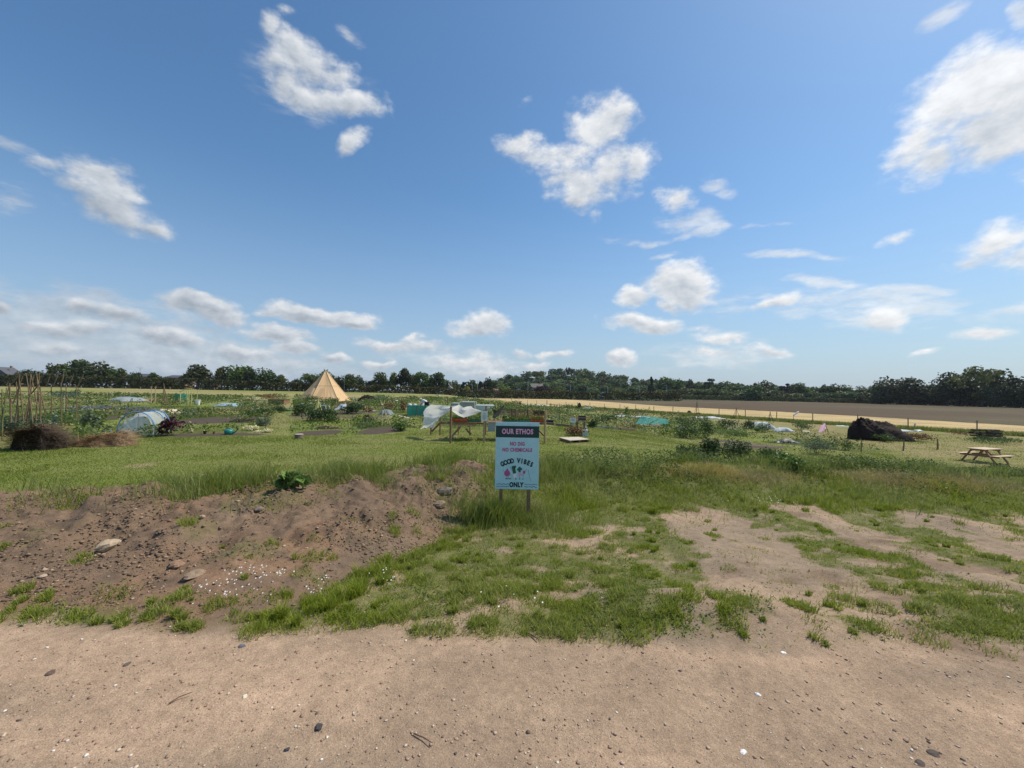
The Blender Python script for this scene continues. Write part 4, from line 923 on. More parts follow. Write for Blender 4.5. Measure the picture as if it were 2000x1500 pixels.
def plant(px, py, wpx, hpx, m, label, name='shrub', cat='shrub', n=500, leaf=.05, group=None, dome=True, dy=0, flower=None):
    p = at(px, py); s = p.y / FPX; w = wpx * s / 2 * 1.2; h = hpx * s * (1.5 if 880 < py < 930 and px > 1100 else 1.15); n = int(n * (1.8 if 880 < py < 930 else 1.3)); r = rn(int(px * 3 + py)); e = empty(name, tuple(p), label, cat, group)
    C_ = []
    for k in range(9): a = r.random() * 6.28; d = math.sqrt(r.random()) * .7; C_.append((math.cos(a) * d * w, math.sin(a) * d * w, h * (.25 + .55 * r.random() * (1 - .4 * d)), (.26 + .14 * r.random())))
    C_ = np.array(C_); i = r.integers(0, 9, n); d = r.normal(size=(n, 3)); d /= np.linalg.norm(d, axis=1)[:, None]; rr = (r.random(n) ** .4)[:, None]
    P = C_[i, :3] + d * rr * C_[i, 3:4] * np.array([2 * w * .75, 2 * w * .75, h])
    P[:, 2] = np.clip(P[:, 2], .01, h * 1.05)
    V, F, T = leafV(P, leaf * (.6 + .8 * r.random(n)), r, 1.6); np_mesh('foliage', V, F, PM[m], tint=T, parent=e)
    mb = MB()
    for k in range(4): c = C_[k]; mb.tube([(c[0] * .15, c[1] * .15, -.03), (c[0] * .6, c[1] * .6, c[2] * .6), tuple(c[:3])], [.012, .009, .004], 4)
    mb.build('stem', stemm, e); return e
PL = [(1383, 903, 36, 34, 'dark', 'tallest dark leafy bush on the crest of the bank, right of the sign', 900, .045), (1345, 893, 46, 20, 'green', 'low green weedy bush left of the tallest bank bush', 700, .04), (1437, 905, 56, 32, 'dark', 'second dark bush on the bank crest, right of the tallest one', 1000, .04), (1498, 905, 50, 20, 'green', 'low spreading bush in the middle of the bank crest', 700, .04), (1545, 918, 60, 24, 'bright', 'bright green wide bush on the bank below the rounded shrub', 900, .04), (1597, 888, 52, 20, 'grey', 'rounded grey green shrub with a cane in it, behind the bank', 1000, .045), (1640, 878, 34, 30, 'green', 'upright weedy shrub left of the first short post', 600, .045),
      (1800, 922, 70, 18, 'dark', 'dark tall weeds in front of the picnic table, left of it', 900, .04), (1962, 928, 50, 15, 'dark', 'dark tall weeds in front of the picnic table, right of it', 900, .04), (1700, 915, 60, 22, 'green', 'green weeds on the bank below the three short posts', 800, .04), (568, 950, 44, 22, 'bright', 'broad leaved green weed on top of the bank, left of the sign', 260, .09),
      (780, 842, 26, 18, 'bright', 'glossy leaved green bush right of the cane wigwam', 420, .07), (718, 827, 18, 17, 'purple', 'dark purple leafy plant left of the cane wigwam', 420, .05), (333, 851, 36, 36, 'purple', 'large deep purple leaved plant beside the blue hoops', 420, .075), (620, 822, 56, 26, 'dark', 'dark green potato bed plants around the pale wigwam frame', 1500, .07), (590, 812, 30, 20, 'dark', 'dark bean plants inside the low white frame', 600, .08), (683, 808, 44, 18, 'dark', 'dark green broad bean bed left of the purple plant', 900, .09), (648, 824, 24, 14, 'green', 'weedy green edge of the bed right of the wigwam', 400, .07),
      (605, 786, 30, 14, 'green', 'tall green fennel like plants at the foot of the tent', 500, .09), (640, 792, 30, 12, 'dark', 'dark leafy plants in front of the tent door', 500, .09), (580, 790, 14, 12, 'bright', 'small bright bush at the left corner of the tent', 250, .1), (540, 796, 24, 14, 'green', 'leafy weed beside the grass path', 400, .08), (505, 812, 50, 15, 'green', 'sprawling green plants behind the dark soil bed', 800, .08), (545, 806, 26, 12, 'dark', 'dark plants by the long green planter', 400, .07), (515, 832, 26, 16, 'grey', 'grey green feathery plant by the thin dark post', 500, .05),
      (1350, 838, 60, 24, 'green', 'tall tomato like plants right of the turquoise net', 1100, .08), (1300, 838, 40, 15, 'bright', 'bright green clump in front of the turquoise net', 600, .07), (1378, 856, 30, 36, 'green', 'tall weedy clump at the near corner of the plot', 700, .07), (1336, 856, 44, 26, 'green', 'weedy clump behind the yellow green patch', 800, .07), (1415, 838, 50, 20, 'dark', 'dark bean rows left of the big white fleece dome', 900, .08), (1465, 838, 30, 16, 'dark', 'dark bean plants touching the big white fleece dome', 600, .08), (1225, 812, 12, 18, 'bright', 'tall leafy plant standing before the stubble strip', 260, .1), (1440, 850, 60, 10, 'bright', 'row of bright green lettuces on the dark bed', 900, .06), (1495, 845, 26, 18, 'green', 'fuzzy shrub in front of the big white fleece dome', 500, .06), (1560, 840, 40, 16, 'green', 'green clump between the fleece and the pink cover', 600, .07), (1480, 845, 20, 10, 'bright', 'end of the lettuce bed, bright and low', 250, .07),
      (1185, 830, 40, 20, 'green', 'tall green border behind the plank edging', 800, .08), (1158, 836, 20, 16, 'green', 'border plants right of the dark slatted crate', 350, .08), (1120, 850, 50, 18, 'rust', 'brownish grasses growing round the little table', 700, .06), (1055, 815, 26, 14, 'dark', 'dark bush seen through the black netting', 500, .08), (1022, 820, 24, 8, 'dark', 'dark low plants behind the right table', 300, .08), (150, 775, 16, 14, 'green', 'dark green bush behind the black sheet, at the left', 300, .12), (250, 782, 30, 10, 'green', 'green plants right of the glass like cover', 400, .1), (180, 838, 24, 30, 'grey', 'tall pale artichoke plant behind the straw heap', 300, .09), (85, 864, 34, 26, 'green', 'green nettles growing up the right side of the dark heap', 600, .05), (20, 850, 44, 34, 'grey', 'pale grey green weeds at the foot of the cane frames', 900, .05), (60, 838, 60, 20, 'grey', 'grey green tangled weeds under the cane frames', 900, .06), (130, 776, 60, 10, 'blue', 'blue green cabbage bed behind the black sheet', 800, .1), (700, 800, 26, 10, 'blue', 'blue green leeks left of the brown soil heap', 300, .1), (745, 782, 24, 10, 'blue', 'cabbage bed in front of the small dark heap', 300, .12), (1755, 862, 30, 10, 'bright', 'low bright plants behind the middle short post', 400, .05), (1720, 862, 34, 14, 'green', 'green weeds at the foot of the big soil heap', 600, .06), (1790, 862, 56, 16, 'rust', 'brown green grass clump at the tail of the big soil heap', 900, .06), (1945, 866, 90, 12, 'green', 'tall grass round the log stack', 1200, .05), (1900, 852, 60, 8, 'rust', 'rusty grass left of the log stack', 500, .06)]
for (px, py, w, h, m, lb, n, lf) in PL:
    nm = 'flowering_plant' if 'flower' in lb else ('shrub' if ('bush' in lb or 'shrub' in lb) else ('weed' if 'weed' in lb or 'nettle' in lb or 'grass' in lb else 'plant'))
    plant(px, py, w, h, m, lb, nm, {'shrub': 'shrub', 'weed': 'weed'}.get(nm, 'plant'), n, lf)
plant(490, 841, 24, 9, 'cream', 'larger heap of cream daisies on the grass, left of the flat one', 'flower_clump', 'flowers', 900, .035); plant(516, 845, 24, 6, 'cream', 'flat cream daisy clump right of the larger one', 'flower_clump', 'flowers', 700, .035); plant(373, 846, 9, 9, 'cream', 'tiny white flower clump right of the purple plant', 'flower_clump', 'flowers', 120, .035)
plant(1300, 848, 18, 4, 'yellow', 'flat yellow green patch of flowers before the tall clump', 'flower_clump', 'flowers', 500, .045); plant(1445, 818, 16, 6, 'yellow', 'bright yellow flowers at the fence behind the wigwam', 'flower_clump', 'flowers', 300, .08); plant(705, 820, 16, 6, 'yellow', 'yellow green string of leaves left of the dark purple plant', 'flower_clump', 'flowers', 200, .05)
plant(497, 782, 30, 6, 'cream', 'pale flowering patch by the brushwood fence', 'flower_clump', 'flowers', 500, .08); plant(718, 804, 22, 9, 'rust', 'orange brown low plants behind the purple one', 'plant', 'plant', 300, .07); plant(787, 806, 16, 22, 'rust', 'tall rusty seeding plants left of the green netting', 'plant', 'plant', 300, .08); plant(758, 803, 24, 17, 'rust', 'brown dead brush beside the grey mesh hoop', 'brush', 'brush', 400, .07); plant(520, 778, 40, 10, 'rust', 'brown brushwood stack left of the tent', 'brush', 'brush', 700, .09)
# ------------------------------------------------------------------ heaps
peat = mat('dark_peat', (.030, .020, .018), .95, .4, 5, bump=.9); strawm = mat('straw_heap', (.15, .095, .055), .9, .4, 7, (.27, .18, .10), bump=.8); brownm = mat('brown_heap', (.040, .028, .020), .95, .4, 6, bump=.9)
def heap(px, py, wpx, hpx, m, label, name='soil_heap', depth=.7, peak=0., lump=.25, sub=44, straw=None, cat='heap'):
    p = at(px, py); s = p.y / FPX; w = wpx * s / 2; h = hpx * s; seed = int(px)
    P = []
    for i in range(sub + 1):
        row = []; r_ = (i / sub)
        for j in range(64):
            a = j / 64 * 2 * math.pi; x = math.cos(a) * r_; y_ = math.sin(a) * r_
            dx = x - peak * (1 - r_)
            row.append((x, y_, r_, dx))
        P.append(row)
    A_ = np.array(P); X = A_[..., 0]; Y = A_[..., 1]; rr = A_[..., 2]
    prof = np.clip(1 - rr ** 2.6, 0, 1) ** .8; 
    nzv = fb(X * w * 1.5 + seed, Y * w * 1.5, seed, 5); nz2 = fb(X * w * 5 + seed, Y * w * 5, seed + 3, 3)
    Xs = X + peak * (1 - rr ** 1.5)
    H = h * (prof * (1 + lump * 2 * (nzv - .5)) + (nz2 - .5) * .26 * (rr < .97) + (fb(X * w * 11 + seed, Y * w * 11, seed + 7, 2) - .5) * .10 * (rr < .98))
    wob = 1 + .55 * (fb(np.cos(np.arctan2(Y, X)) * 2 + seed, np.sin(np.arctan2(Y, X)) * 2, seed + 5, 3) - .5)
    G = np.stack([Xs * w * wob, Y * w * depth * wob, H - .04], 2)
    mb = MB(); rows = [[tuple(q) for q in r2] + [tuple(r2[0])] for r2 in G]; mb.grid(rows[1:]); c0 = len(mb.v); mb.v.append((float(peak * w), 0, float(G[1, :, 2].mean() * 1.02)))
    for j in range(64): mb.f.append((c0, j, j + 1))
    e = empty(name, tuple(p + Vector((0, w * depth * .6, 0))), label, cat)
    mb.build('mound', m, e, smooth=True)
    if straw:
        r = rn(seed + 1); n = straw[1]; i = r.integers(1, sub - 1, n); j = r.integers(0, 64, n); Q = G[i, j] + r.normal(size=(n, 3)) * .03 * (1, 1, .5)
        a = r.random(n) * 6.283; L = (.10 + .25 * r.random(n)) * straw[2]; d = np.stack([np.cos(a) * L, np.sin(a) * L, (r.random(n) - .4) * L * .7], 1); pr = np.stack([-np.sin(a), np.cos(a), a * 0 + .4], 1) * .007 * straw[2]
        V = np.stack([Q, Q + pr, Q + d + pr * .5, Q + d], 1).reshape(-1, 3); np_mesh('straw', V, np.arange(4 * n).reshape(n, 4), straw[0], parent=e, tint=np.repeat(r.random(n), 4))
    return e
heap(1738, 861, 128, 36, peat, 'big dark brown soil heap with a steep left side, behind the three short posts', depth=.5, peak=-.62, lump=.38, sub=60, straw=(mat('peat_clods', (.055, .036, .028), .95, .4, 6, tint=.5), 1500, .8))
heap(715, 785, 34, 13, peat, 'small dark heap right of the tent', depth=.6)
heap(52, 880, 84, 45, brownm, 'tall dark heap of pulled brushwood and roots at the far left', 'brush_heap', straw=(mat('dead_twigs', (.095, .068, .046), .9, .3, 5, tint=.6), 7000, 1.35), lump=.9)
heap(176, 872, 116, 22, strawm, 'low brown straw and soil heap in front of the blue hoops', 'straw_heap', straw=(mat('dry_straw', (.32, .22, .12), .85, .3, 5, tint=.6), 3400, 1.25), lump=.9)
heap(1132, 799, 9, 12, brownm, 'small upright brown heap by the fence, behind the notice', 'brown_stack', depth=.8); heap(1348, 810, 12, 7, brownm, 'left of two reddish brown mounds by the fence'); heap(1366, 812, 14, 7, brownm, 'right of two reddish brown mounds by the fence')
heap(635, 838, 50, 6, brownm, 'low earthy mound right of the pale wigwam frame', straw=(mat('dry_straw', (.3, .2, .1)), 300, .8)); heap(468, 824, 50, 6, peat, 'low ridge of dark crumbly soil in the left bed')
heap(1206, 838, 11, 6, mat('rusty_pile', (.20, .07, .035), .9, .3, 5, bump=.6), 'rusty orange brown pile at the end of the planks', 'rusty_pile')
# log stack
p = at(1945, 860); s = p.y / FPX; e = empty('log_stack', tuple(p), 'long low stack of dark branches at the edge of the pale field', 'log stack')
r = rn(8); w = 62 * s; h = 22 * s
for k in range(46):
    zz = h * (k // 12) / 4 + .05; yy = (k % 4) * .28; x0 = -w / 2 + r.random() * w * .45; L = w * (.35 + .3 * r.random()) * (1 - .12 * (k // 12))
    MB().tube([(x0, yy, zz + .05 * r.random()), (x0 + L / 2, yy + .06, zz + .08 * r.random()), (x0 + L, yy, zz + .14 * r.random())], [.075, .065, .04], 6).build('log', mat('dark_bark', (.06, .05, .035), .9, .4, 6, bump=.5), e)
# ------------------------------------------------------------------ sign board
def text_mesh(txt, size, bold, name, m, parent, loc, rz=0., shear=0., extr=.0015, space=1.12):
    cu = bpy.data.curves.new(name, 'FONT'); cu.body = txt; cu.size = size; cu.offset = bold; cu.align_x = 'CENTER'; cu.align_y = 'CENTER'; cu.space_character = space; cu.extrude = extr; cu.shear = shear; cu.resolution_u = 4
    t = bpy.data.objects.new('tmp', cu); C.objects.link(t); bpy.context.view_layer.update()
    me = bpy.data.meshes.new_from_object(t.evaluated_get(bpy.context.evaluated_depsgraph_get())); bpy.data.objects.remove(t)
    o = bpy.data.objects.new(name, me); C.objects.link(o); me.materials.clear(); me.materials.append(m); o.parent = parent; o.location = loc; o.rotation_euler = (math.pi / 2, rz, 0); o.scale = (.84, 1.1, 1); return o
SY = 6.2; s0 = SY / FPX
c = W(1010, 890, SY); base = Vector((c.x, SY, gz(c.x, SY))); e = empty('sign_board', tuple(base), 'pale blue board reading OUR ETHOS on wooden posts in the long grass', 'sign')
cz = c.z - base.z; pw, ph = .675, 1.035
tilt = empty
blue = mat('sign_blue', (.47, .74, .76), .42, .07, 2, spec=.4); dkg = mat('sign_dark_green', (.018, .055, .055), .45, .05, 3); pink = mat('sign_pink', (.78, .42, .55), .5, .05, 3); mag = mat('sign_magenta', (.52, .10, .27), .5, .05, 3); ink = mat('sign_ink', (.015, .035, .035), .5, .05, 3); leafg = mat('sign_leaf_green', (.03, .13, .08), .5, .05, 3)
pn = MB().box((0, 0, cz), (pw, .010, ph)).build('panel', blue, e, bev=.002)
MB().box((0, -.0065, cz + ph * (.5 - .1425)), (pw - .002, .003, ph * .172)).build('header_band', dkg, pn)
Z = lambda f: cz + ph * (.5 - f)
text_mesh('OUR ETHOS', .096, .0046, 'heading', pink, pn, (0, -.0095, Z(.142)))
text_mesh('NO DIG', .070, .0030, 'lettering', mag, pn, (0, -.007, Z(.325))); text_mesh('NO CHEMICALS', .070, .0030, 'lettering', mag, pn, (.0, -.007, Z(.415)))
arc = 'GOOD VIBES'
for i, ch in enumerate(arc):
    if ch == ' ': continue
    t = (i - 4.5) / 4.5; x = t * pw * .335; text_mesh(ch, .090, .0046, 'lettering', ink, pn, (x, -.007, Z(.575 + .055 * t * t)), rz=t * .38)
text_mesh('ONLY', .088, .0050, 'lettering', ink, pn, (-.005, -.007, Z(.935)))
def disc(mb, cx, cz_, rx, rz_, yy, n=20, rot=0.):
    o = len(mb.v)
    for side in (0, .0018):
        for k in range(n):
            a = k / n * 6.283; x, z = math.cos(a) * rx, math.sin(a) * rz_; mb.v.append((cx + x * math.cos(rot) - z * math.sin(rot), yy - side, cz_ + x * math.sin(rot) + z * math.cos(rot)))
    mb.f.append(tuple(o + n + k for k in range(n)))
    for k in range(n): mb.f.append((o + k, o + (k + 1) % n, o + n + (k + 1) % n, o + n + k))
    return mb
for sx in (-1, 1):                               # wavy lines either side of ONLY
    for kk in (0, 1):
        m = MB(); m.tube([(sx * pw * (.175 + .29 * i / 24) + 0, -.0065, Z(.925 + .035 * kk) + .006 * math.sin(i * .78)) for i in range(25)], .0034, 4); m.build('wavy_line', ink, pn)
bt = MB(); disc(bt, -.150, Z(.765), .046, .046, -.0055); bt.add([(-.18, -.0072, Z(.735)), (-.12, -.0072, Z(.735)), (-.148, -.0072, Z(.685))], [(0, 1, 2)]); bt.build('beetroot_drawing', mag, pn)
kl = MB(); kl.box((-.045, -.0065, Z(.715)), (.050, .003, .105), rot=Matrix.Rotation(R(-12), 3, 'Y')); disc(kl, -.062, Z(.672), .02, .02, -.0058); disc(kl, -.030, Z(.665), .018, .018, -.0062); kl.build('leek_drawing', leafg, pn)
br_ = MB(); disc(br_, .042, Z(.685), .022, .022, -.0056); disc(br_, .020, Z(.705), .018, .018, -.0060); disc(br_, .064, Z(.698), .018, .018, -.0064); br_.box((.042, -.0062, Z(.725)), (.034, .003, .040)); br_.build('broccoli_drawing', leafg, pn)
tn = MB(); disc(tn, .046, Z(.775), .024, .030, -.0055); tn.build('turnip_drawing', pink, pn); rd = MB(); disc(rd, .112, Z(.745), .020, .027, -.0056); rd.build('radish_drawing', mag, pn)
wl_ = MB(); disc(wl_, -.028, Z(.795), .028, .042, -.0050); wl_.build('leek_stem_drawing', mat('sign_white', (.78, .82, .80), .5, .04, 3), pn)
lm = MB()
for a, b_ in (((-.19, .745), (-.215, .715)), ((-.108, .77), (-.085, .80)), ((-.15, .80), (-.155, .835)), ((-.135, .80), (-.13, .835)), ((-.015, .83), (-.010, .86)), ((.04, .80), (.050, .84)), ((.07, .79), (.10, .775)), ((.128, .73), (.15, .70)), ((-.075, .72), (-.105, .67)), ((.10, .78), (.10, .815)), ((.175, .71), (.215, .88))):
    lm.tube([(a[0], -.0065, Z(a[1])), (b_[0], -.0065, Z(b_[1]))], .0016, 4)
lm.build('limb_lines', ink, pn)
ft = MB()
for fx in (-.165, -.145, -.115, -.095, -.015, .045, .095): ft.box((fx, -.0065, Z(.845)), (.020, .003, .011))
ft.build('shoes_drawing', ink, pn)
for sx, w_ in ((-1, .05), (1, .055)):
    x = sx * .19 if sx > 0 else -.24
    MB().box((x, .042, (cz + ph * .44) / 2 - .1), (w_, w_, cz + ph * .44 + .2)).build('post', wood3, e)
for sx in (-.24, .19):
    for f in (.04, .96): MB().lathe([(.007, 0), (.007, .003), (.003, .005)], 10).build('screw', lampm, pn, loc=(sx, -.006, Z(f))).rotation_euler = (math.pi / 2, 0, 0)
# small white notice on its own post
def notice(px, ptop, pbot, pw_, post_top, label, lines=5, postm=wood2, py_base=None):
    b0 = at(px, py_base); s = b0.y / FPX; e = empty('notice_board', tuple(b0), label, 'notice'); zt, zb = W(px, ptop, b0.y).z - b0.z, W(px, pbot, b0.y).z - b0.z; w = pw_ * s; h = zt - zb
    MB().box((0, .03, (W(px, post_top, b0.y).z - b0.z) / 2 - .1), (.075, .05, W(px, post_top, b0.y).z - b0.z + .2)).build('post', postm, e)
    pnl = MB().box((0, 0, (zt + zb) / 2), (w, .01, h)).build('panel', whitep, e); dk = mat('print_grey', (.10, .11, .12), .6, .05, 4)
    for k in range(lines): MB().box((0, -.0065, zt - h * (.42 + .105 * k)), (w * (.62 if k < lines - 1 else .3), .003, h * .035)).build('print_line', dk, pnl)
    MB().box((0, -.0065, zt - h * .27), (w * .4, .003, h * .07)).build('print_heading', mat('print_blue', (.15, .25, .42), .6, .05, 4), pnl); return e
notice(945, 803, 822, 12.5, 800, 'white printed notice on a post at the corner of the seedling tables', 5, py_base=865)
notice(1119, 816, 825.5, 12, 825, 'small white notice on a short stake in front of the allotment border', 3, mat('grey_post', (.40, .37, .33)), py_base=836)
# ------------------------------------------------------------------ seedling tables
def post_part(px, ytop, ybase, w, mtl, e, name='post', topY=None, r=True):
    b0 = at(px, ybase); t = W(px, ytop, b0.y); c = Vector(e.location); a = Vector((t.x, b0.y, b0.z - .1)) - c; q = t - c
    if r: return MB().tube([a, q], w / 2, 8).build(name, mtl, e)
    return MB().bar(a, q, w).build(name, mtl, e)
def bar_part(p, q, w, mtl, e, name, d=None):
    c = Vector(e.location); return MB().bar(p - c, q - c, w, d).build(name, mtl, e)
b0 = at(915, 862); eA = empty('seedling_table', tuple(b0), 'rough timber table on posts with braces, under the white netting', 'table'); YA = b0.y; YB = YA + 1.15
post_part(881, 793.5, 866, .085, wood3, eA); post_part(860.5, 792, 850, .075, wood3, eA); post_part(949.5, 793, 850, .075, wood3, eA)
post_part(842, 835, 849, .07, wood3, eA, 'leg', r=False); post_part(896, 832, 849, .06, wood2, eA, 'leg', r=False); post_part(918, 829, 850, .07, wood2, eA, 'leg', r=False)
bar_part(W(843, 843, YB), W(860, 826, YB), .05, wood3, eA, 'brace', .09); bar_part(W(882, 853, YA), W(899, 834, YB), .04, wood2, eA, 'brace', .09); bar_part(W(910, 837.5, YB), W(920, 848.5, YB - .3), .04, wood2, eA, 'brace', .09)
bar_part(W(882, 828.6, YA + .12), W(931, 828.6, YA + .12), .035, wood2, eA, 'rail', .11); bar_part(W(860, 826, YB), W(948, 826, YB + .2), .04, wood3, eA, 'rail', .09)
for px in (891, 904, 921): bar_part(W(px, 826.3, YA - .02), W(px, 825.3, YB + .25), .09, wood3, eA, 'bearer', .06)
MBt = MB()
bar_part(W(869, 830, YA + .5), W(875, 821.5, YA + .5), .05, mat('cut_wood', (.62, .55, .42), .8, .1, 5), eA, 'loose_slat', .02)
Yd = YA + .6; q0, q1 = W(884, 825, Yd), W(944, 825, Yd); c = (q0 + q1) / 2 - b0
zt_ = W(900, 823.5, YA + .35).z
for k in range(7): bar_part(Vector((W(883, 825, YA).x, YA + .1 + k * .155, zt_ - .01)), Vector((W(944, 825, YA).x, YA + .1 + k * .155, zt_ - .01)), .13, wood3, eA, 'deck_plank', .022)
MB2 = None
b1 = at(1030, 862); eB = empty('seedling_table', tuple(b1), 'longer timber table on posts behind the sign, under black netting', 'table'); YC = b1.y
for (px, yt, yb) in ((1065, 802, 866), (1008, 799, 858), (1030.5, 797.5, 848), (1000.3, 797, 850), (1052, 800, 850)): post_part(px, yt, yb, .08, wood3 if px < 1060 else wood2, eB)
bar_part(W(975, 826.5, YC), W(1068, 827, YC), .05, wood3, eB, 'rail', .10); bar_part(W(1053, 841, YC + .4), W(1064, 852, YC), .04, wood3, eB, 'brace', .07); bar_part(W(1000, 824, YC + 1.1), W(1060, 824, YC + 1.1), .04, wood2, eB, 'rail', .08)
zB = W(1030, 824.8, YC + .3).z
for k in range(7): bar_part(Vector((W(953, 825, YC).x, YC + .08 + k * .155, zB - .01)), Vector((W(1064, 825, YC).x, YC + .08 + k * .155, zB - .01)), .13, wood3, eB, 'deck_plank', .022)
# crates of seedlings
crm = {'orange': mat('orange_plastic', (.62, .10, .03), .4, .08, 6, spec=.4), 'green': mat('green_plastic', (.02, .16, .10), .4, .08, 6, spec=.4), 'red': mat('faded_red_plastic', (.60, .18, .15), .5, .08, 6), 'teal': mat('teal_plastic', (.05, .28, .26), .4, .08, 6)}
def crate(px0, px1, Y, ztop, k, label, plants='mix', h=.11, dp=.38):
    xa, xb = W(px0, 824, Y).x, W(px1, 824, Y).x; w = xb - xa; e = empty('crate', ((xa + xb) / 2, Y, ztop), label, 'crate', 'crates of seedlings on the two tables')
    m = MB(); t = .012
    m.box((0, 0, .012), (w, dp, .014))
    for sy in (-1, 1):
        for zz in (.035, .068, .10): m.box((0, sy * dp / 2, zz * h / .11), (w, t, .020))
        for xx in (-.5, -.17, .17, .5): m.box((xx * (w - t), sy * (dp / 2 + .001), h / 2 + .01), (.03, t + .004, h + .012))
    for sx in (-1, 1):
        for zz in (.035, .068, .10): m.box((sx * w / 2, 0, zz * h / .11), (t, dp - .02, .020))
        m.box((sx * w / 2, 0, h + .03), (t + .004, dp * .8, .03))
    m.build('basket', crm[k], e)
    MB().box((0, 0, h * .4), (w - .03, dp - .03, h * .5)).build('compost', peat, e)
    r = rn(int(px0)); n = 420; P = np.stack([(r.random(n) - .5) * (w - .02), (r.random(n) - .5) * (dp - .02), h * .65 + .15 * r.random(n) ** 1.2], 1)
    V, F, T = leafV(P, .028 + .016 * r.random(n), r, 1.7); mt = {'mix': 'bright', 'dark': 'green', 'flower': 'bright'}[plants]; np_mesh('seedlings', V, F, PM[mt], tint=T, parent=e)
    if plants == 'flower':
        q = P[:130] + (0, 0, .03); V, F, T = leafV(q, .026, r, 1.1); np_mesh('blossoms', V, F, mat('orange_petals', (.66, .16, .02), .6, .15, 8, tint=.4), tint=T, parent=e)
    return e
zc = zt_ + .012
crate(883.5, 912.5, YA + .35, zc, 'orange', 'orange slatted crate of seedlings on the table under the white netting', 'mix'); crate(914.5, 940, YA + .38, zc, 'green', 'dark green crate of seedlings beside the orange one', 'mix', .09); crate(886, 912, YA + .80, zc, 'green', 'green crate behind the orange one, on the far side of the table', 'dark'); crate(915, 939, YA + .82, zc, 'green', 'far side green crate behind the dark green one', 'dark')
zd = zB + .012
crate(1037, 1062, YC + .3, zd, 'orange', 'orange crate at the right end of the table behind the sign', 'flower'); crate(1010, 1035.5, YC + .32, zd, 'teal', 'flat teal crate in the middle of the table behind the sign', 'mix', .06); crate(984, 1008, YC + .3, zd, 'green', 'dark green tray at the left of the table behind the sign', 'mix', .07); crate(1036, 1060, YC + .78, zd, 'orange', 'back row crate of orange flowers, right end', 'flower'); crate(1011, 1034, YC + .8, zd, 'orange', 'back row crate of orange flowers, centre', 'flower'); crate(981, 990, YC + .78, zd, 'red', 'small faded red tub at the left of the back row', 'mix', .10, .2); crate(992, 1009, YC + .8, zd, 'orange', 'back row crate of orange flowers, left end', 'flower')
# nettings
wnet = mat('white_mesh_cloth', (.88, .88, .86), .75, .05, 30, trans=.5, alpha=.9); bnet = mat('black_mesh_cloth', (.03, .035, .035), .8, .3, 60, alpha=.42); gnet = mat('green_mesh_cloth', (.03, .27, .20), .7, .2, 25, trans=.3, alpha=.80); tnet = mat('turquoise_net', (.03, .33, .34), .7, .3, 12, trans=.3, alpha=.62)
def cloth(name, rowsP, m, label, cat, nu=60, nv=26, wr=.035, seed=1, kind=None):
    "rows of (px, py, Y) control points, resampled to a wrinkled sheet"
    rows = [[W(*q) for q in r_] for r_ in rowsP]
    def res(L, n):
        d = [0]; 
        for a, b_ in zip(L[:-1], L[1:]): d.append(d[-1] + (b_ - a).length)
        t = np.linspace(0, d[-1], n); A_ = np.array([tuple(q) for q in L]); return np.stack([np.interp(t, d, A_[:, k]) for k in range(3)], 1)
    G = np.stack([res(L, nu) for L in rows]); k = len(rows); v = np.linspace(0, k - 1, nv); G2 = np.zeros((nv, nu, 3))
    for c_ in range(3):
        for j in range(nu): G2[:, j, c_] = np.interp(v, np.arange(k), G[:, j, c_])
    for _ in range(3): G2[1:-1, 1:-1] = (G2[1:-1, 1:-1] * 2 + G2[:-2, 1:-1] + G2[2:, 1:-1] + G2[1:-1, :-2] + G2[1:-1, 2:]) / 6
    U, V_ = np.meshgrid(np.linspace(0, 1, nu), np.linspace(0, 1, nv)); f = (fb(U * 7 + V_ * 3 + seed, V_ * 2.2, seed, 3) - .5) + .4 * (fb(U * 20 + V_ * 6, V_ * 3 + seed, seed + 2, 2) - .5)
    f *= 2 * wr * (1 - .6 * (V_ < .05)); G2[..., 1] += f * 2; G2[..., 2] += f * .6
    c = Vector(G2[nv - 1, nu // 2]); c.z = gz(c.x, c.y); o = MB().grid([[Vector(q) - c for q in r_] for r_ in G2]).build(name, m, loc=c, smooth=True); return tag(o, label, cat)
Y = YA
cloth('white_netting', [[(842, 790, Y + 1.4), (852, 791, Y + 1.3), (861, 791.5, Y + 1.1), (881, 793.2, Y), (897, 791, Y + .8), (905, 796, Y + .4), (912, 794, Y + .6), (920, 793, Y + .9), (924, 797, Y + .5), (942.5, 802.5, Y - .1)],
    [(831, 798, Y + 1.0), (846, 800, Y + .9), (862, 800, Y + .8), (880, 796, Y + .1), (897, 797, Y + .5), (906, 800, Y + .2), (918, 798, Y + .4), (928, 800.5, Y + .2), (942.5, 803, Y - .1)],
    [(826, 806, Y + .8), (842, 808, Y + .5), (858, 807, Y + .4), (880, 799, Y), (895, 806, Y + .3), (906, 809, Y + .1), (918, 807, Y + .1), (930, 805, Y), (942.5, 803.5, Y - .1)],
    [(829, 814, Y + .5), (846, 816, Y + .2), (862, 813, Y + .1), (879.5, 801, Y - .05), (893, 811, Y - .1), (906, 816, Y - .15), (920, 812, Y - .1), (932, 807, Y - .1), (942.5, 804.5, Y - .1)]],
    wnet, 'white netting blown half off the seedling table', 'netting', 84, 26, .05, 3)
cloth('white_netting', [[(828, 812, Y + .8), (845, 813, Y + .3), (862, 812.5, Y + .15)], [(826, 825, Y + .5), (842, 824, Y + .2), (856, 820, Y + .1)], [(829, 830, Y + .3), (840, 829, Y + .1), (851, 826, Y)], [(820.5, 838, Y - .1), (832, 834.5, Y), (846.5, 836, Y + .1)]], wnet, 'ragged end of white netting hanging down in folds, left of the table', 'netting', 40, 24, .06, 7)
Y = YC
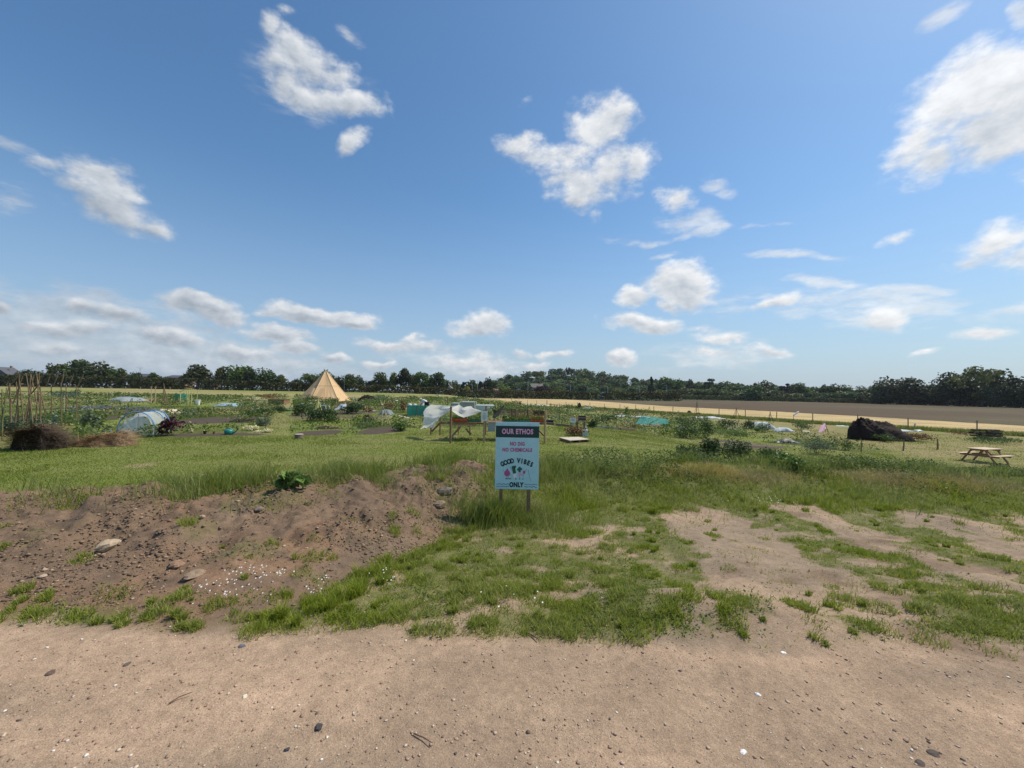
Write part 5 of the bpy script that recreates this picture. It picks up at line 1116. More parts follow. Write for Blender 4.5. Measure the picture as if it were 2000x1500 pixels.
cloth('black_netting', [[(983, 792, Y + 1.3), (990, 797, Y + 1.0), (1009, 799.5, Y + .9), (1031, 800, Y + 1.0), (1064, 803.5, Y)], [(976, 800, Y + 1.1), (990, 804, Y + .9), (1010, 807, Y + 1.), (1032, 808, Y + 1.), (1064, 806.5, Y + .05)], [(962, 812, Y + .6), (988, 810, Y + .8), (1010, 813, Y + 1.05), (1034, 813, Y + 1.), (1064, 811, Y + .1)]], bnet, 'see-through black netting along the back of the longer table', 'netting', 60, 18, .05, 5)
cloth('black_netting', [[(960, 797, Y + 1.3), (970, 802, Y + 1.1), (984, 791, Y + 1.3)], [(964, 808, Y + 1.2), (972, 812, Y + 1.), (984, 796, Y + 1.3)], [(962, 816, Y + 1.), (966, 818, Y + .9), (974, 812, Y + 1.)]], mat('bunched_black_net', (.02, .022, .025), .8, .3, 40, alpha=.85), 'bunched dark netting hanging between the two tables', 'netting', 30, 16, .05, 9)
# water butt and grey boxes below
def box_obj(name, px, pbase, wpx, hpx, m, label, cat, dp=None, lid=None, rz=.2, grp=None, lidm=None, bev=.012):
    b_ = at(px, pbase); s = b_.y / FPX; w, h = wpx * s, hpx * s; d = dp or w * .8; e = empty(name, tuple(b_), label, cat, grp, rz)
    o = MB(); o.lathe([(w * .50, 0), (w * .53, h)], 4) if False else o.box((0, 0, h / 2), (w * .9, d * .9, h)); o.build('body', m, e, bev=bev)
    MB().box((0, 0, h + .012), (w * .96, d * .96, .03)).build('lid' if lid is None else lid, lidm or m, e, bev=.005); return e
greyp = mat('grey_plastic', (.30, .36, .40), .4, .08, 6, spec=.4); lgrey = mat('pale_galvanised', (.50, .55, .57), .4, .12, 8, metal=.2); blackp = mat('black_plastic', (.025, .027, .03), .45, .2, 6)
box_obj('water_tank', 960, 842, 15, 16, greyp, 'grey blue plastic tank standing under the gap between the tables', 'tank')
box_obj('storage_box', 1141.5, 852, 12.5, 11.5, lgrey, 'pale galvanised box with a bright lid on the grass beside the brown weeds', 'box', lidm=whitep, rz=.1)
box_obj('storage_box', 1143, 839, 8, 4, lgrey, 'small pale box end behind the galvanised box', 'box', rz=.1); box_obj('storage_box', 1130, 841, 8, 3, blackp, 'low dark tray behind the galvanised box', 'box', rz=.1)
box_obj('planter', 1071, 828, 21, 7, blackp, 'long black trough right of the table behind the sign', 'planter', dp=.4, rz=0, lid='rim')
# slatted crate and table beside the notice
b_ = at(1134, 840); s = b_.y / FPX; e = empty('work_bench', tuple(b_), 'low wooden bench beside the small white notice', 'bench'); 
for k in range(3): MB().box((0, k * .12 - .12, 17 * s), (17 * s, .10, .03)).build('plank', wood2, e)
for sx in (-1, 1):
    for sy in (-1, 1): MB().box((sx * 7 * s, sy * .14, 8 * s), (.06, .06, 16.5 * s)).build('leg', wood3, e)
e = empty('slatted_crate', tuple(b_ + Vector((2.5 * s, 0, 17 * s + .018))), 'dark slatted wooden crate standing on the low bench', 'crate')
for k in range(4): MB().box((0, -.16, .04 + k * 2.6 * s), (13 * s, .015, 1.7 * s)).build('slat', mat('dark_slat', (.09, .065, .055), .8, .2, 8) if k % 2 else mat('pinkish_slat', (.30, .23, .21), .8, .2, 8), e)
for sx in (-1, 1): MB().box((sx * 6.3 * s, 0, 5.2 * s), (.02, .32, 10.4 * s)).build('side_panel', mat('dark_slat', (.1, .07, .06)), e)
MB().box((0, .15, 5.2 * s), (12.4 * s, .015, 10.2 * s)).build('back_panel', mat('dark_slat', (.1, .07, .06)), e)
# wooden pallet board on the lawn
P4 = [at(1092, 860.5), at(1130, 859), at(1151, 864), at(1113, 866.5)]; c = sum(P4, Vector()) / 4; e = empty('pallet', tuple(c), 'flat pale boarded pallet lying on the lawn right of the sign', 'pallet')
palm = mat('pale_board', (.56, .49, .40), .85, .15, 6)
for k in range(8):
    f = k / 8, (k + .9) / 8; a0, a1_, b0_, b1_ = P4[0].lerp(P4[3], f[0]), P4[0].lerp(P4[3], f[1]), P4[1].lerp(P4[2], f[0]), P4[1].lerp(P4[2], f[1]); pts = [q - c for q in (a0, b0_, b1_, a1_)]
    MB().add([q + Vector((0, 0, .11)) for q in pts] + [q + Vector((0, 0, .13)) for q in pts], [(0, 3, 2, 1), (4, 5, 6, 7), (0, 1, 5, 4), (1, 2, 6, 5), (2, 3, 7, 6), (3, 0, 4, 7)]).build('board', palm, e)
for f in (.06, .5, .94): a, b2 = P4[0].lerp(P4[1], f) - c, P4[3].lerp(P4[2], f) - c; MB().bar(a + Vector((0, 0, .055)), b2 + Vector((0, 0, .055)), .09, .09).build('bearer', wood3, e)
def plank(p, q, w, m, label, h=.04, lift=.02, cat='plank', name='plank'):
    a, b2 = at(*p), at(*q); c = (a + b2) / 2; o = MB().bar(a - c + Vector((0, 0, lift)), b2 - c + Vector((0, 0, lift)), w, h).build(name, m, loc=c, bev=.004); return tag(o, label, cat)
plank((776, 811.5), (803, 818.5), .22, palm, 'pale plank lying on the soil left of the white netting')
for i, ((a, b_), lb) in enumerate(zip([((1048, 827), (1083, 831)), ((1085, 831.5), (1118, 835)), ((1150, 833), (1183, 836.5)), ((1184, 837), (1210, 839.5)), ((1212, 840), (1240, 842))], ['dark rotten plank edging behind the table', 'brown plank edging left of the small notice', 'pale plank edging right of the slatted crate', 'grey plank edging left of the rusty pile', 'mossy log like plank at the right end of the edging'])):
    plank(a, b_, .10, [wood3, wood, palm, mat('grey_plank', (.32, .28, .24)), wood][i], lb, .16, .08, 'plank', 'edging_plank')
# ------------------------------------------------------------------ tepee
b_ = at(634, 783.5); D = b_.y; s = D / FPX; c = Vector((W(635, 770, D).x, D, gz(b_.x, D))); e = empty('tepee', tuple(c), 'tall tan canvas tepee tent standing beyond the vegetable plots', 'tent')
canv = mat('tan_canvas', (.70, .48, .265), .85, .06, 2, trans=.15); H = W(635, 726, D).z - c.z; Rr = 48 * s; ns = 6
P = []
for i in range(27):
    t = i / 26; row = []
    for j in range(ns * 12 + 1):
        a = j / (ns * 12) * 6.283 + .42; ph_ = (j / 12) % 1; k = math.cos(math.pi / ns) / math.cos((ph_ - .5) * 2 * math.pi / ns)
        fold = .012 * math.sin(a * 31 + t * 9) * t + .02 * (float(vn(a * 5, t * 4, 7)) - .5) * t * 3
        scal = 1 - .0 * t; rad = (.045 + .955 * t ** 1.04) * Rr * k * (1 + fold * .8); sag = -.10 * math.sin(math.pi * ph_) * math.sin(math.pi * t) * Rr * .3
        zz = H * (1 - t) + (.14 * math.sin(math.pi * ph_) * (t > .97)); row.append((math.cos(a) * (rad + sag), math.sin(a) * (rad + sag), zz + .02))
    P.append(row)
cv = MB().grid(P).build('canvas', canv, e, smooth=False)
m = MB().grid([[(x * 1.012, y * 1.012, z) for (x, y, z) in P[12 + i]] for i in (0, 1)]); m.build('seam_band', mat('canvas_seam', (.56, .38, .21), .85, .06, 2), cv)
for j in range(ns):
    seam = MB().tube([Vector(P[i][j * 12]) * 1.008 for i in range(27)], .045, 4); seam.build('rib_seam', mat('canvas_rib', (.76, .54, .32), .85, .06, 2), cv)
for dx, dz in ((-2.6, 5.5), (-1.1, 4.2), (1.8, 4.6), (3.1, 5.2)): MB().tube([(-dx * s * .4, 0, H * .93), (dx * s, .1 * dx, H + dz * s)], [.06, .04], 6).build('pole', bark, e)
MB().lathe([(.30, 0), (.24, .3), (.16, .5)], 12).build('collar', mat('canvas_seam', (.42, .29, .165)), e, loc=(0, 0, H - .45))
MB().grid([[(Rr * .22 * u, -Rr * (.50 + .46 * v), .1 + (1 - v) * H * .42) for u in (-1, -.3, .3, 1)] for v in (0, .5, 1)]).build('door_flap', mat('canvas_door', (.58, .40, .22), .85, .06, 2), e)
for a in np.arange(0, 6.28, .7): MB().tube([(math.cos(a) * (Rr + .25), math.sin(a) * (Rr + .25), -.05), (math.cos(a) * (Rr + .35), math.sin(a) * (Rr + .35), .18)], .02, 4).build('peg', wood, e)
# ------------------------------------------------------------------ blue hoop tunnel
b_ = at(266, 849.5); s = b_.y / FPX; e = empty('hoop_tunnel', tuple(b_), 'low tunnel of bright blue hoops with white mesh pulled over', 'tunnel'); bluep = mat('blue_pipe', (.10, .30, .56), .4, .05, 6, spec=.5); fnet = mat('fine_white_mesh', (.72, .76, .74), .8, .1, 20, trans=.4, alpha=.62)
def hoop(cx, Y, z0, w, h, r=.022, m=bluep, par=None, rz=0., name='hoop'):
    pts = [(cx + math.cos(a) * w / 2 * math.cos(rz), Y + math.cos(a) * w / 2 * math.sin(rz), z0 + math.sin(a) ** .8 * h) for a in np.linspace(math.pi, 0, 25)]; return MB().tube(pts, r, 7).build(name, m, par, smooth=True)
w = 71 * s; h = 45 * s; hp = []
OFF = [0, W(293, 840, b_.y + .75).x - b_.x, W(303, 840, b_.y + 1.5).x - b_.x]
for k in range(3): hoop(OFF[k], .75 * k, 0, w * (1 - .06 * k), h, .021, par=e, rz=.06)
rows = []
for v in np.linspace(0, 1, 16):
    row = []
    for a in np.linspace(math.pi * (1 - .02), 0, 30):
        q = .96; X = math.cos(a) * w / 2 * q; Z_ = max(math.sin(a), 0) ** .8 * h * q; Yv = -.05 + v * 1.56; front = 1 - min(1, v / .25)
        droop = front * (max(0, -math.cos(a) * .35 + .25)) * .9; Z_ = Z_ * (1 - droop) - .03 * math.sin(v * 9.4) ** 2; row.append((X * (1 - .06 * v * 2) + float(np.interp(Yv, [0, .75, 1.5], OFF)), Yv + .02 * math.sin(a * 9), max(.01, Z_ + .02 * math.sin(a * 13 + v * 20))))
    rows.append(row)
MB().grid(rows).build('mesh_cover', fnet, e, smooth=True)
MB().grid([[(math.cos(a) * w / 2 * .96 * v - .0, .0 + .05 * math.sin(a * 8), max(.01, math.sin(a) ** .8 * h * .80 * v)) for a in np.linspace(math.pi, 0, 24)] for v in (1, .8, .5, .2)]).build('end_cover', fnet, e, smooth=True)
MB().tube([(.05, .02, 0), (.05, .02, h * .9)], .012, 5).build('stake', wood3, e)
o = MB().tube([(-.18, 0, .03), (.18, .02, .03)], .03, 6); o = o.build('watering_lance', bluep, loc=at(208, 843)); tag(o, 'short blue pipe lying in front of the blue hoops', 'pipe')
# ------------------------------------------------------------------ cane frames
canem = mat('brown_cane', (.20, .145, .085), .8, .25, 12); canep = mat('pale_cane', (.46, .37, .20), .75, .2, 12); yelc = mat('yellow_cane', (.52, .52, .20), .7, .15, 10)
def canes(name, segs, r, m, label, cat, base, dY=0, part='cane'):
    "segs: (px0, py0, px1, py1, depth offset) seen at the depth of the base point"
    b_ = at(*base); e = empty(name, tuple(b_), label, cat)
    for (x0, y0, x1, y1, dd) in segs:
        p, q = W(x0, y0, b_.y + dd), W(x1, y1, b_.y + dd); p.z = max(p.z, gz(p.x, p.y) - .1) if y0 > y1 else p.z
        MB().tube([p - b_, (p + q) / 2 - b_ + Vector((.015, 0, 0)), q - b_], [r, r * .9, r * .6], 5).build(part, m, e)
    return e
canes('bean_frame', [(22, 825, 19, 748, 0), (30, 826, 39, 725, .3), (36, 822, 32, 745, .6), (46, 822, 35, 724, .3), (52, 826, 60, 730, .5), (58, 824, 57, 752, .8), (64, 824, 51, 729, .4), (70, 820, 77, 727, .9), (80, 826, 71, 725, .6), (79, 822, 79, 755, 0), (90, 812, 70, 728, .8), (18, 755, 40, 727, .2), (60, 770, 80, 745, .6), (66, 752, 88, 730, 1), (48, 820, 66, 733, .2), (25, 790, 44, 735, .5), (74, 800, 60, 730, .7), (8, 790, 19, 748, .1)], .022, canem, 'tangle of crossed brown bean canes at the far left', 'cane frame', (50, 856))
canes('bean_frame', [(18, 755, 150, 756, 0), (101, 808, 100, 755, 0), (120, 822, 119, 748, 0), (149, 822, 149, 755, 0), (79, 828, 79, 755, 0), (20, 827, 18, 755, 0), (130, 800, 129, 757, 0), (90, 754, 97, 736, .1), (104, 754, 114, 729, .1), (119, 752, 125, 727, .1), (134, 755, 144, 730, .1), (151, 755, 163, 731, .1), (18, 765, 150, 766, 0)], .021, canem, 'long horizontal cane frame with five slanting cane tips', 'cane frame', (85, 850))
canes('stake', [(124, 818, 126, 771, 0)], .018, canep, 'pale slanting stake standing before the black sheet', 'stake', (124, 820)); canes('stake', [(2, 840, 13, 757, 0), (3, 900, 4, 760, 0)], .022, mat('mossy_pole', (.16, .17, .07)), 'mossy leaning pole at the left edge', 'stake', (3, 862))
canes('stake', [(295, 789, 296, 755, 0)], .05, canep, 'left of two pale upright posts beyond the blue hoops', 'stake', (295, 789)); canes('stake', [(302, 790, 304, 758, 0)], .05, canep, 'right of two pale upright posts beyond the blue hoops', 'stake', (302, 790))
canes('cane_wigwam', [(314, 806, 321, 750, 0), (316, 790, 322, 752, .4), (325, 800, 320, 755, 0), (328, 790, 319, 748, .3), (333, 802, 321, 758, .2)], .022, canem, 'thin dark cane wigwam behind the blue hoops', 'wigwam', (320, 806))
canes('cane_wigwam', [(606, 816, 619, 787, 0), (619, 813, 622, 782, .4), (630, 813, 623, 785, 0), (618, 800, 622, 778, .1), (612, 800, 628, 797, 0)], .045, yelc, 'pale yellow wigwam frame standing among potato plants', 'wigwam', (620, 816)); canes('cane_wigwam', [(733, 828, 744, 795, .1), (746, 831, 746, 786, 0), (762, 830, 748, 794, 0), (757, 828, 750, 800, .5), (748, 792, 751, 781, .1), (745, 792, 743, 782, .1)], .028, canep, 'pale cane wigwam tied at the top on dark soil', 'wigwam', (747, 832))
MB().lathe([(.05, 0), (.07, .05), (.04, .1)], 8).build('binding', PM['cream'], bpy.data.objects['cane_wigwam.002'], loc=W(746, 792, at(747, 832).y) - at(747, 832))
for (px, yb, yt, w, lb) in ((1268, 804, 795, 5, 'small dark wigwam left of the row by the fence'), (1361, 813, 786, 6, 'tall thin wigwam between the two reddish brown mounds'), (1438, 818, 798, 8, 'three legged dark wigwam beside the yellow flowers'), (1504, 826, 805, 7, 'dark wigwam behind the big white fleece dome')):
    canes('cane_wigwam', [(px - w, yb, px + .5, yt, 0), (px + w, yb, px - .5, yt, 0), (px, yb, px, yt - 2, .5), (px - w * .4, yb, px + 1, yt - 1, -.4)], .03, bark, lb, 'wigwam', (px, yb))
for (px, yb, yt, r_, mtl, lb) in ((1682, 883, 858, .035, wood, 'left of the three short posts on the bank, pale and thin'), (1764, 881, 858, .045, wood, 'middle of the three short posts, leaning slightly'), (1831, 879, 857, .05, wood3, 'right of the three short posts, darker'), (681, 837, 817, .03, canep, 'thin stake with a pale lower half on the lawn'), (518, 837, 813, .02, bark, 'thin dark post beside the grey feathery plant'), (1230, 834, 812, .025, canep, 'pale slanting stick left of the turquoise net'), (1279, 833, 818, .03, canep, 'short pale stick in front of the turquoise net'), (1093, 824, 788, .035, wood, 'tall grey stake behind the low edging planks'), (874, 792, 776, .05, bark, 'dark stake beyond the white netting'), (418, 808, 798, .03, wood, 'short grey stake by the blue fleece'), (1068, 800, 782, .06, wood3, 'dark upright post in the far allotment, near the fence'), (1600, 880, 856, .02, bark, 'thin cane in the rounded shrub'), (1725, 838, 824, .03, wood, 'thin stake beyond the tail of the big soil heap'), (1738, 834, 824, .025, wood, 'second thin stake beyond the big soil heap')):
    canes('stake', [(px, yb, px + (1.5 if 'slant' in lb or 'lean' in lb else 0), yt, 0)], r_, mtl, lb, 'stake', (px, yb))
# bottle on a tilted stick
b_ = at(1548, 832); q = W(1560, 804, b_.y); p1 = W(1550, 811, b_.y); e = empty('bottle_scarer', tuple(b_), 'white bottle on the end of a slanting stick above the stubble strip', 'bird scarer'); MB().tube([Vector((0, 0, 0)), p1 - b_], .02, 5).build('stick', bark, e); MB().tube([p1 - b_, (p1 * .15 + q * .85) - b_, q - b_], [.10, .10, .05], 8).build('bottle', whitep, e)
# ------------------------------------------------------------------ small things in the plots
# watering can
b_ = at(447, 849); s = b_.y / FPX; e = empty('watering_can', tuple(b_), 'teal plastic watering can on the edge of the lawn', 'watering can'); tealp = mat('teal_can', (.02, .20, .17), .35, .06, 6, spec=.5); w = 8 * s; h = 10 * s
MB().lathe([(w * .78, 0), (w * .95, h * .2), (w, h * .7), (w * .8, h), (w * .75, h)], 18).build('body', tealp, e, smooth=True); MB().tube([(w * .8, 0, h * .25), (w * 1.5, 0, h * .5), (w * 2.1, 0, h * .95)], [.035, .025, .02], 8).build('spout', tealp, e, smooth=True); MB().lathe([(.02, 0), (.045, .05), (.045, .06)], 10).build('rose', blackp, e, loc=(w * 2.1, 0, h * .93))
MB().tube([(-w * .9, 0, h * .4), (-w * 1.2, 0, h * .8), (-w * .6, 0, h * 1.18), (w * .3, 0, h * 1.15), (w * .7, 0, h)], .018, 7).build('handle', tealp, e, smooth=True)
def pot(px, py, wpx, hpx, m, label, name='plant_pot', cat='pot'):
    b_ = at(px, py); s = b_.y / FPX; e = empty(name, tuple(b_), label, cat); r_ = wpx * s / 2; h = hpx * s
    MB().lathe([(r_ * .75, 0), (r_, h * .92), (r_ * 1.12, h * .93), (r_ * 1.12, h), (r_ * .95, h), (r_ * .9, h * .85)], 14).build('body', m, e, smooth=False); MB().lathe([(r_ * .92, 0), (r_ * .92, .01)], 14).build('soil', peat, e, loc=(0, 0, h * .86)); return e
pot(400, 848, 6, 6, blackp, 'small black plant pot left of the watering can'); pot(418, 848, 5, 5, mat('terracotta', (.24, .12, .08)), 'small brown pot between the black pot and the watering can'); pot(522, 815, 7, 8, mat('dark_red_pot', (.20, .07, .05)), 'dark red pot at the corner of the dark soil bed'); pot(512, 816, 6, 6, mat('pink_pot', (.50, .28, .25)), 'pinkish pot beside the dark red one'); pot(386, 791, 9, 10, whitep, 'white bucket standing in the far left plots', 'bucket', 'bucket'); pot(1237, 836, 7, 6, blackp, 'black bucket behind the right end of the plank edging', 'bucket', 'bucket')
pot(690, 780, 4, 3, whitep, 'tiny white pot on a stand, right of the tent', 'bucket', 'bucket'); pot(1325, 806, 4, 4, whitep, 'round white float at the edge of the stubble strip', 'bucket', 'bucket'); pot(824, 796, 8, 9, whitep, 'white tub beside the bending person', 'bucket', 'bucket')
# log stump
b_ = at(584, 856.5); s = b_.y / FPX; e = empty('log_stump', tuple(b_), 'sawn log stump standing on the lawn below the tent', 'stump'); r_ = 8 * s
MB().lathe([(r_ * (1.05), -.03), (r_ * 1.0, .06), (r_, 8.3 * s)], 16).build('trunk', mat('stump_bark', (.19, .15, .12), .9, .35, 12, bump=.8), e); MB().lathe([(r_ * .95, 0), (r_ * .95, .008)], 16).build('cut_face', mat('sawn_wood', (.52, .46, .38), .85, .15, 10), e, loc=(0, 0, 8.3 * s))
# sheets and covers lying on the plots
def sheet(px, py, wpx, dpx, m, label, name='ground_sheet', cat='sheet', hpx=4, rz=0., seed=1, wr=.5):
    b_ = at(px, py); s = b_.y / FPX; w = wpx * s; dp = dpx * s * (b_.y / (EYE - b_.z)) * .55; h = hpx * s; rows = []
    for i in range(15):
        row = []
        for j in range(34):
            u, v = j / 33 * 2 - 1, i / 14 * 2 - 1; ed = (1 - abs(u) ** 3) * (1 - abs(v) ** 3); n_ = float(fb(np.array([u * 3 + seed]), np.array([v * 2 + seed]), seed, 4)[0])
            x = u * w / 2 * (1 + .12 * (n_ - .5)) ; y_ = v * dp / 2 * (1 + .4 * (float(vn(u * 3, seed, 5)) - .5)); x, y_ = x * math.cos(rz) - y_ * math.sin(rz), x * math.sin(rz) + y_ * math.cos(rz)
            row.append((x, y_ + dp / 2, max(.015, h * ed * (1 - wr + wr * 2 * (n_ - .15)) + .012)))
        rows.append(row)
    o = MB().grid(rows).build(name, m, loc=b_, smooth=True, solid=.01); return tag(o, label, cat)
blk = mat('black_sheet', (.045, .05, .06), .5, .35, 3, spec=.5); wsh = mat('white_fleece', (.62, .68, .68), .7, .12, 5, trans=.2); bsh = mat('blue_fleece', (.34, .48, .56), .6, .15, 5, trans=.2); gsh = mat('grey_mesh', (.26, .31, .33), .6, .2, 6, trans=.2, alpha=.85)
sheet(170, 800, 150, 9, blk, 'long crumpled black sheet over a bed at the left', hpx=6, seed=3); sheet(120, 806, 50, 4, blk, 'smaller dark sheet fold beside the slanting stake', hpx=4, seed=9); sheet(222, 784, 44, 4, mat('clear_cover', (.42, .48, .50), .35, .15, 5, trans=.3, alpha=.8), 'pale translucent cover stretched over a bed, behind the black sheet', 'bed_cover', 'cover', hpx=9, wr=.2, seed=4)
sheet(436, 794, 50, 3, bsh, 'long pale blue fleece tunnel lying low in the left plots', 'fleece_tunnel', 'cover', hpx=6, wr=.25, seed=6); sheet(320, 808, 36, 3, mat('cardboard', (.55, .45, .33), .9, .1, 4), 'tan cardboard sheets folded behind the blue hoops', 'cardboard_sheet', 'cardboard', hpx=9, wr=.9, seed=2)
sheet(1496, 839, 50, 4, wsh, 'big white fleece dome in the right plots', 'fleece_tunnel', 'cover', hpx=14, wr=.12, seed=5); sheet(1536, 844, 36, 3, wsh, 'smaller white fleece hump touching the big dome', 'fleece_tunnel', 'cover', hpx=8, wr=.2, seed=8); sheet(1542, 866, 50, 4, blk, 'crumpled dark grey sheet below the white fleece', hpx=7, seed=11, wr=.8)
sheet(1625, 829, 42, 2, wsh, 'flat white sheet left of the big soil heap, by the fence', hpx=2, seed=12); sheet(1768, 843, 36, 2, wsh, 'white sheet at the tail of the big soil heap', hpx=3, seed=13); sheet(1650, 833, 22, 2, wsh, 'small white scrap between the pink cover and the heap', hpx=1.5, seed=14); sheet(1333, 836, 11, 2, wsh, 'white bag lying in the weeds right of the turquoise net', 'plastic_bag', 'bag', hpx=5, seed=15)
sheet(1578, 846, 14, 2, mat('cream_bag', (.62, .55, .36), .8, .1, 5), 'small cream bag between the fleece and the pink cover', 'plastic_bag', 'bag', hpx=5, seed=16); sheet(1230, 815, 84, 2, mat('lilac_fleece', (.46, .50, .55), .7, .1, 5), 'long thin lilac white fleece left of the turquoise net', 'fleece_tunnel', 'cover', hpx=3, seed=17, wr=.7); sheet(1390, 818, 60, 2, wsh, 'whitish fleece strip right of the brown mounds', 'fleece_tunnel', 'cover', hpx=4, seed=18, wr=.9); sheet(1150, 800, 22, 2, bsh, 'pale blue glassy cover right of the brown stack', 'bed_cover', 'cover', hpx=4, seed=19)
sheet(1045, 793, 56, 2, wsh, 'long whitish covered beds near the fence, behind the tables', 'fleece_tunnel', 'cover', hpx=2.5, seed=20, wr=.9); sheet(768, 784, 18, 1, wsh, 'small pale sheet in the plots right of the dark heap', hpx=3, seed=22); sheet(663, 801, 26, 3, mat('lilac_net', (.52, .56, .66), .7, .1, 9, trans=.3, alpha=.85), 'bunched lilac white net on hoops right of the tent front', 'net_cover', 'cover', hpx=13, seed=23, wr=.9); sheet(750, 811, 28, 3, gsh, 'low grey mesh hoop cover behind the cane wigwam', 'net_cover', 'cover', hpx=11, seed=24, wr=.15); sheet(720, 812 - 9, 22, 1, bsh, 'thin pale strip of fleece left of the wigwam top', 'fleece_tunnel', 'cover', hpx=2, seed=25)
sheet(585, 780, 12, 1, wsh, 'white edged cover at the left foot of the tent', 'bed_cover', 'cover', hpx=3, seed=26); sheet(1665, 895, 20, 2, blk, 'small black rag in the weeds left of the first short post', hpx=2, seed=27, wr=.9); sheet(1800, 843, 13, 2, lgrey, 'pale grey block at the fence right of the white sheet', 'concrete_block', 'block', hpx=3, seed=28, wr=.05); sheet(632, 790, 22, 1, mat('white_band', (.66, .66, .66)), 'whitish low band at the foot of the tent', hpx=2, seed=29)
notice(1787, 827, 831, 3.5, 829, 'tiny white label on a dark stub post at the edge of the pale field', 0, bark, 839); notice(732, 778, 782, 5, 780, 'small white label board right of the dark heap', 0, bark, 785)
# leaning pale board at the left
b_ = at(97, 830); s = b_.y / FPX; o = MB().box((0, 0, 0), (11 * s, .03, 24 * s)); o = o.build('glazed_panel', mat('grey_glass', (.34, .38, .40), .25, .15, 4, spec=.6), loc=b_ + Vector((.12, .1, 10 * s)), bev=.004); o.rotation_euler = (R(20), R(28), 0); tag(o, 'grey glazed panel leaning on a bed near the cane frames', 'panel')
# green netting pens
def net_pen(px0, px1, ybase, ytop, dp, m, label, name='net_pen', postm=wood3):
    a, b2 = at(px0, ybase), at(px1, ybase); Yv = (a.y + b2.y) / 2; h = W(px0, ytop, Yv).z - a.z; w = b2.x - a.x; e = empty(name, tuple(a), label, 'net enclosure'); P = [(0, 0), (w / 2, 0), (w, 0), (w, dp), (0, dp)]
    for (x, y_) in P: MB().tube([(x, y_, -.05), (x, y_, h + .04)], .02, 5).build('stake', postm, e)
    for (p, q) in zip(P, P[1:] + P[:1]): MB().grid([[(p[0] + (q[0] - p[0]) * u, p[1] + (q[1] - p[1]) * u + .03 * math.sin(u * 20 + z * 5), z * h * (1 - .05 * math.sin(u * 3.14))) for u in np.linspace(0, 1, 14)] for z in (0, .35, .7, 1)]).build('net_panel', m, e, smooth=True)
    return e
net_pen(795, 834, 812, 791.5, 1.6, gnet, 'dark green mesh enclosure left of the white netting'); net_pen(341, 364, 785, 769, 1.2, gnet, 'green mesh panelled pen on posts in the far left plots')
canes('timber_frame', [(365, 792, 365, 757, 0), (368, 792, 369, 759, 0), (374, 790, 374, 758, 1.5), (351, 765, 368, 758, 0), (352, 785, 352, 765, 0), (384, 781, 387, 762, 3), (369, 759, 387, 762, 2)], .045, yelc, 'yellowish timber post frame beside the green mesh pen', 'frame', (366, 792), part='post')
cloth('turquoise_netting', [[(1252, 813, 28), (1262, 812, 28), (1278, 814, 28), (1303, 819, 28)], [(1250, 819, 27.6), (1262, 818, 27.6), (1279, 820, 27.6), (1304, 823, 27.6)], [(1240, 827, 27), (1255, 828, 27), (1278, 829, 27), (1306, 828, 27)]], tnet, 'turquoise netting sagging over canes in the middle plots', 'netting', 40, 14, .12, 12)
cloth('pink_cover', [[(1608.5, 827, 33), (1611, 826.5, 33), (1612.5, 827, 33)], [(1604, 833, 32.6), (1609, 834, 32.3), (1614, 834, 33)], [(1597, 843, 32), (1603, 845, 31.6), (1610, 840, 32)]], mat('pink_cloth', (.66, .34, .50), .8, .25, 6, (.8, .6, .7), trans=.2), 'pink and white patterned cloth hung over a cane tent', 'cloth', 20, 12, .05, 13)
canes('cane_tent', [(1600, 845, 1611, 827, 0), (1618, 845, 1611, 827, 0), (1612, 845, 1610, 827, .6)], .03, canem, 'small cane tent carrying the pink patterned cloth', 'cane frame', (1608, 845))
def hoopframe(px0, px1, yb, yt, label, m, dp=1.2, net=None):
    a, b2 = at(px0, yb), at(px1, yb); h = W(px0, yt, a.y).z - a.z; w = b2.x - a.x; e = empty('cloche', tuple(a), label, 'frame')
    for y_ in (0, dp):
        for x in (0, w): MB().tube([(x + (-.12 if x == 0 else .12), y_, 0), (x, y_, h)], .03, 5).build('leg', m, e)
        MB().tube([(0, y_, h), (w, y_, h)], .03, 5).build('rail', m, e)
    if net: MB().grid([[(x, y_, h * 1.0) for x in (0, w)] for y_ in (0, dp)]).build('net_top', net, e); MB().grid([[(x, 0, z) for x in (0, w)] for z in (0, h)]).build('net_side', net, e)
    return e
whp = mat('white_pipe', (.70, .74, .72), .5, .05, 5)
hoopframe(588, 613, 799, 788, 'low white piped frame in front of the tent, left of the pale wigwam', whp, 1.5); hoopframe(628, 635, 800, 792, 'small peaked clear cloche right of the pale wigwam', whp, .8, gsh); hoopframe(880, 896, 800, 787.5, 'lower clear walled cold frame beyond the white netting', whp, 2, gsh); hoopframe(898, 927, 802, 785, 'taller clear walled cold frame beyond the white netting', whp, 2.2, gsh); hoopframe(928, 965, 802, 791.5, 'long white topped cold frame right of the taller one', whp, 2., wsh)
box_obj('planter', 545, 803, 46, 3, mat('green_trough', (.06, .20, .12), .6, .1, 5), 'long thin green edged planter left of the grass path', 'planter', dp=.6, rz=0, lid='rim'); box_obj('compost_bin', 545, 788, 34, 8, wood3, 'brown timber compost bay left of the tent', 'compost bin', dp=1.6, rz=0, lid='contents', lidm=strawm); box_obj('trough', 694, 767, 1, 1, whp, 'white water trough by the far hedge, right of the tent', 'trough') if False else None
b_ = at(855, 772); e = box_obj('trough', 855, 772.5, 9, 1.6, whitep, 'white trough at the foot of the far hedge, above the white netting', 'trough', dp=2, rz=0, lid='rim'); e = box_obj('trough', 196, 757.8, 5, 2.2, whitep, 'small white trough in the pale field at the far left', 'trough', dp=2, rz=0, lid='rim')
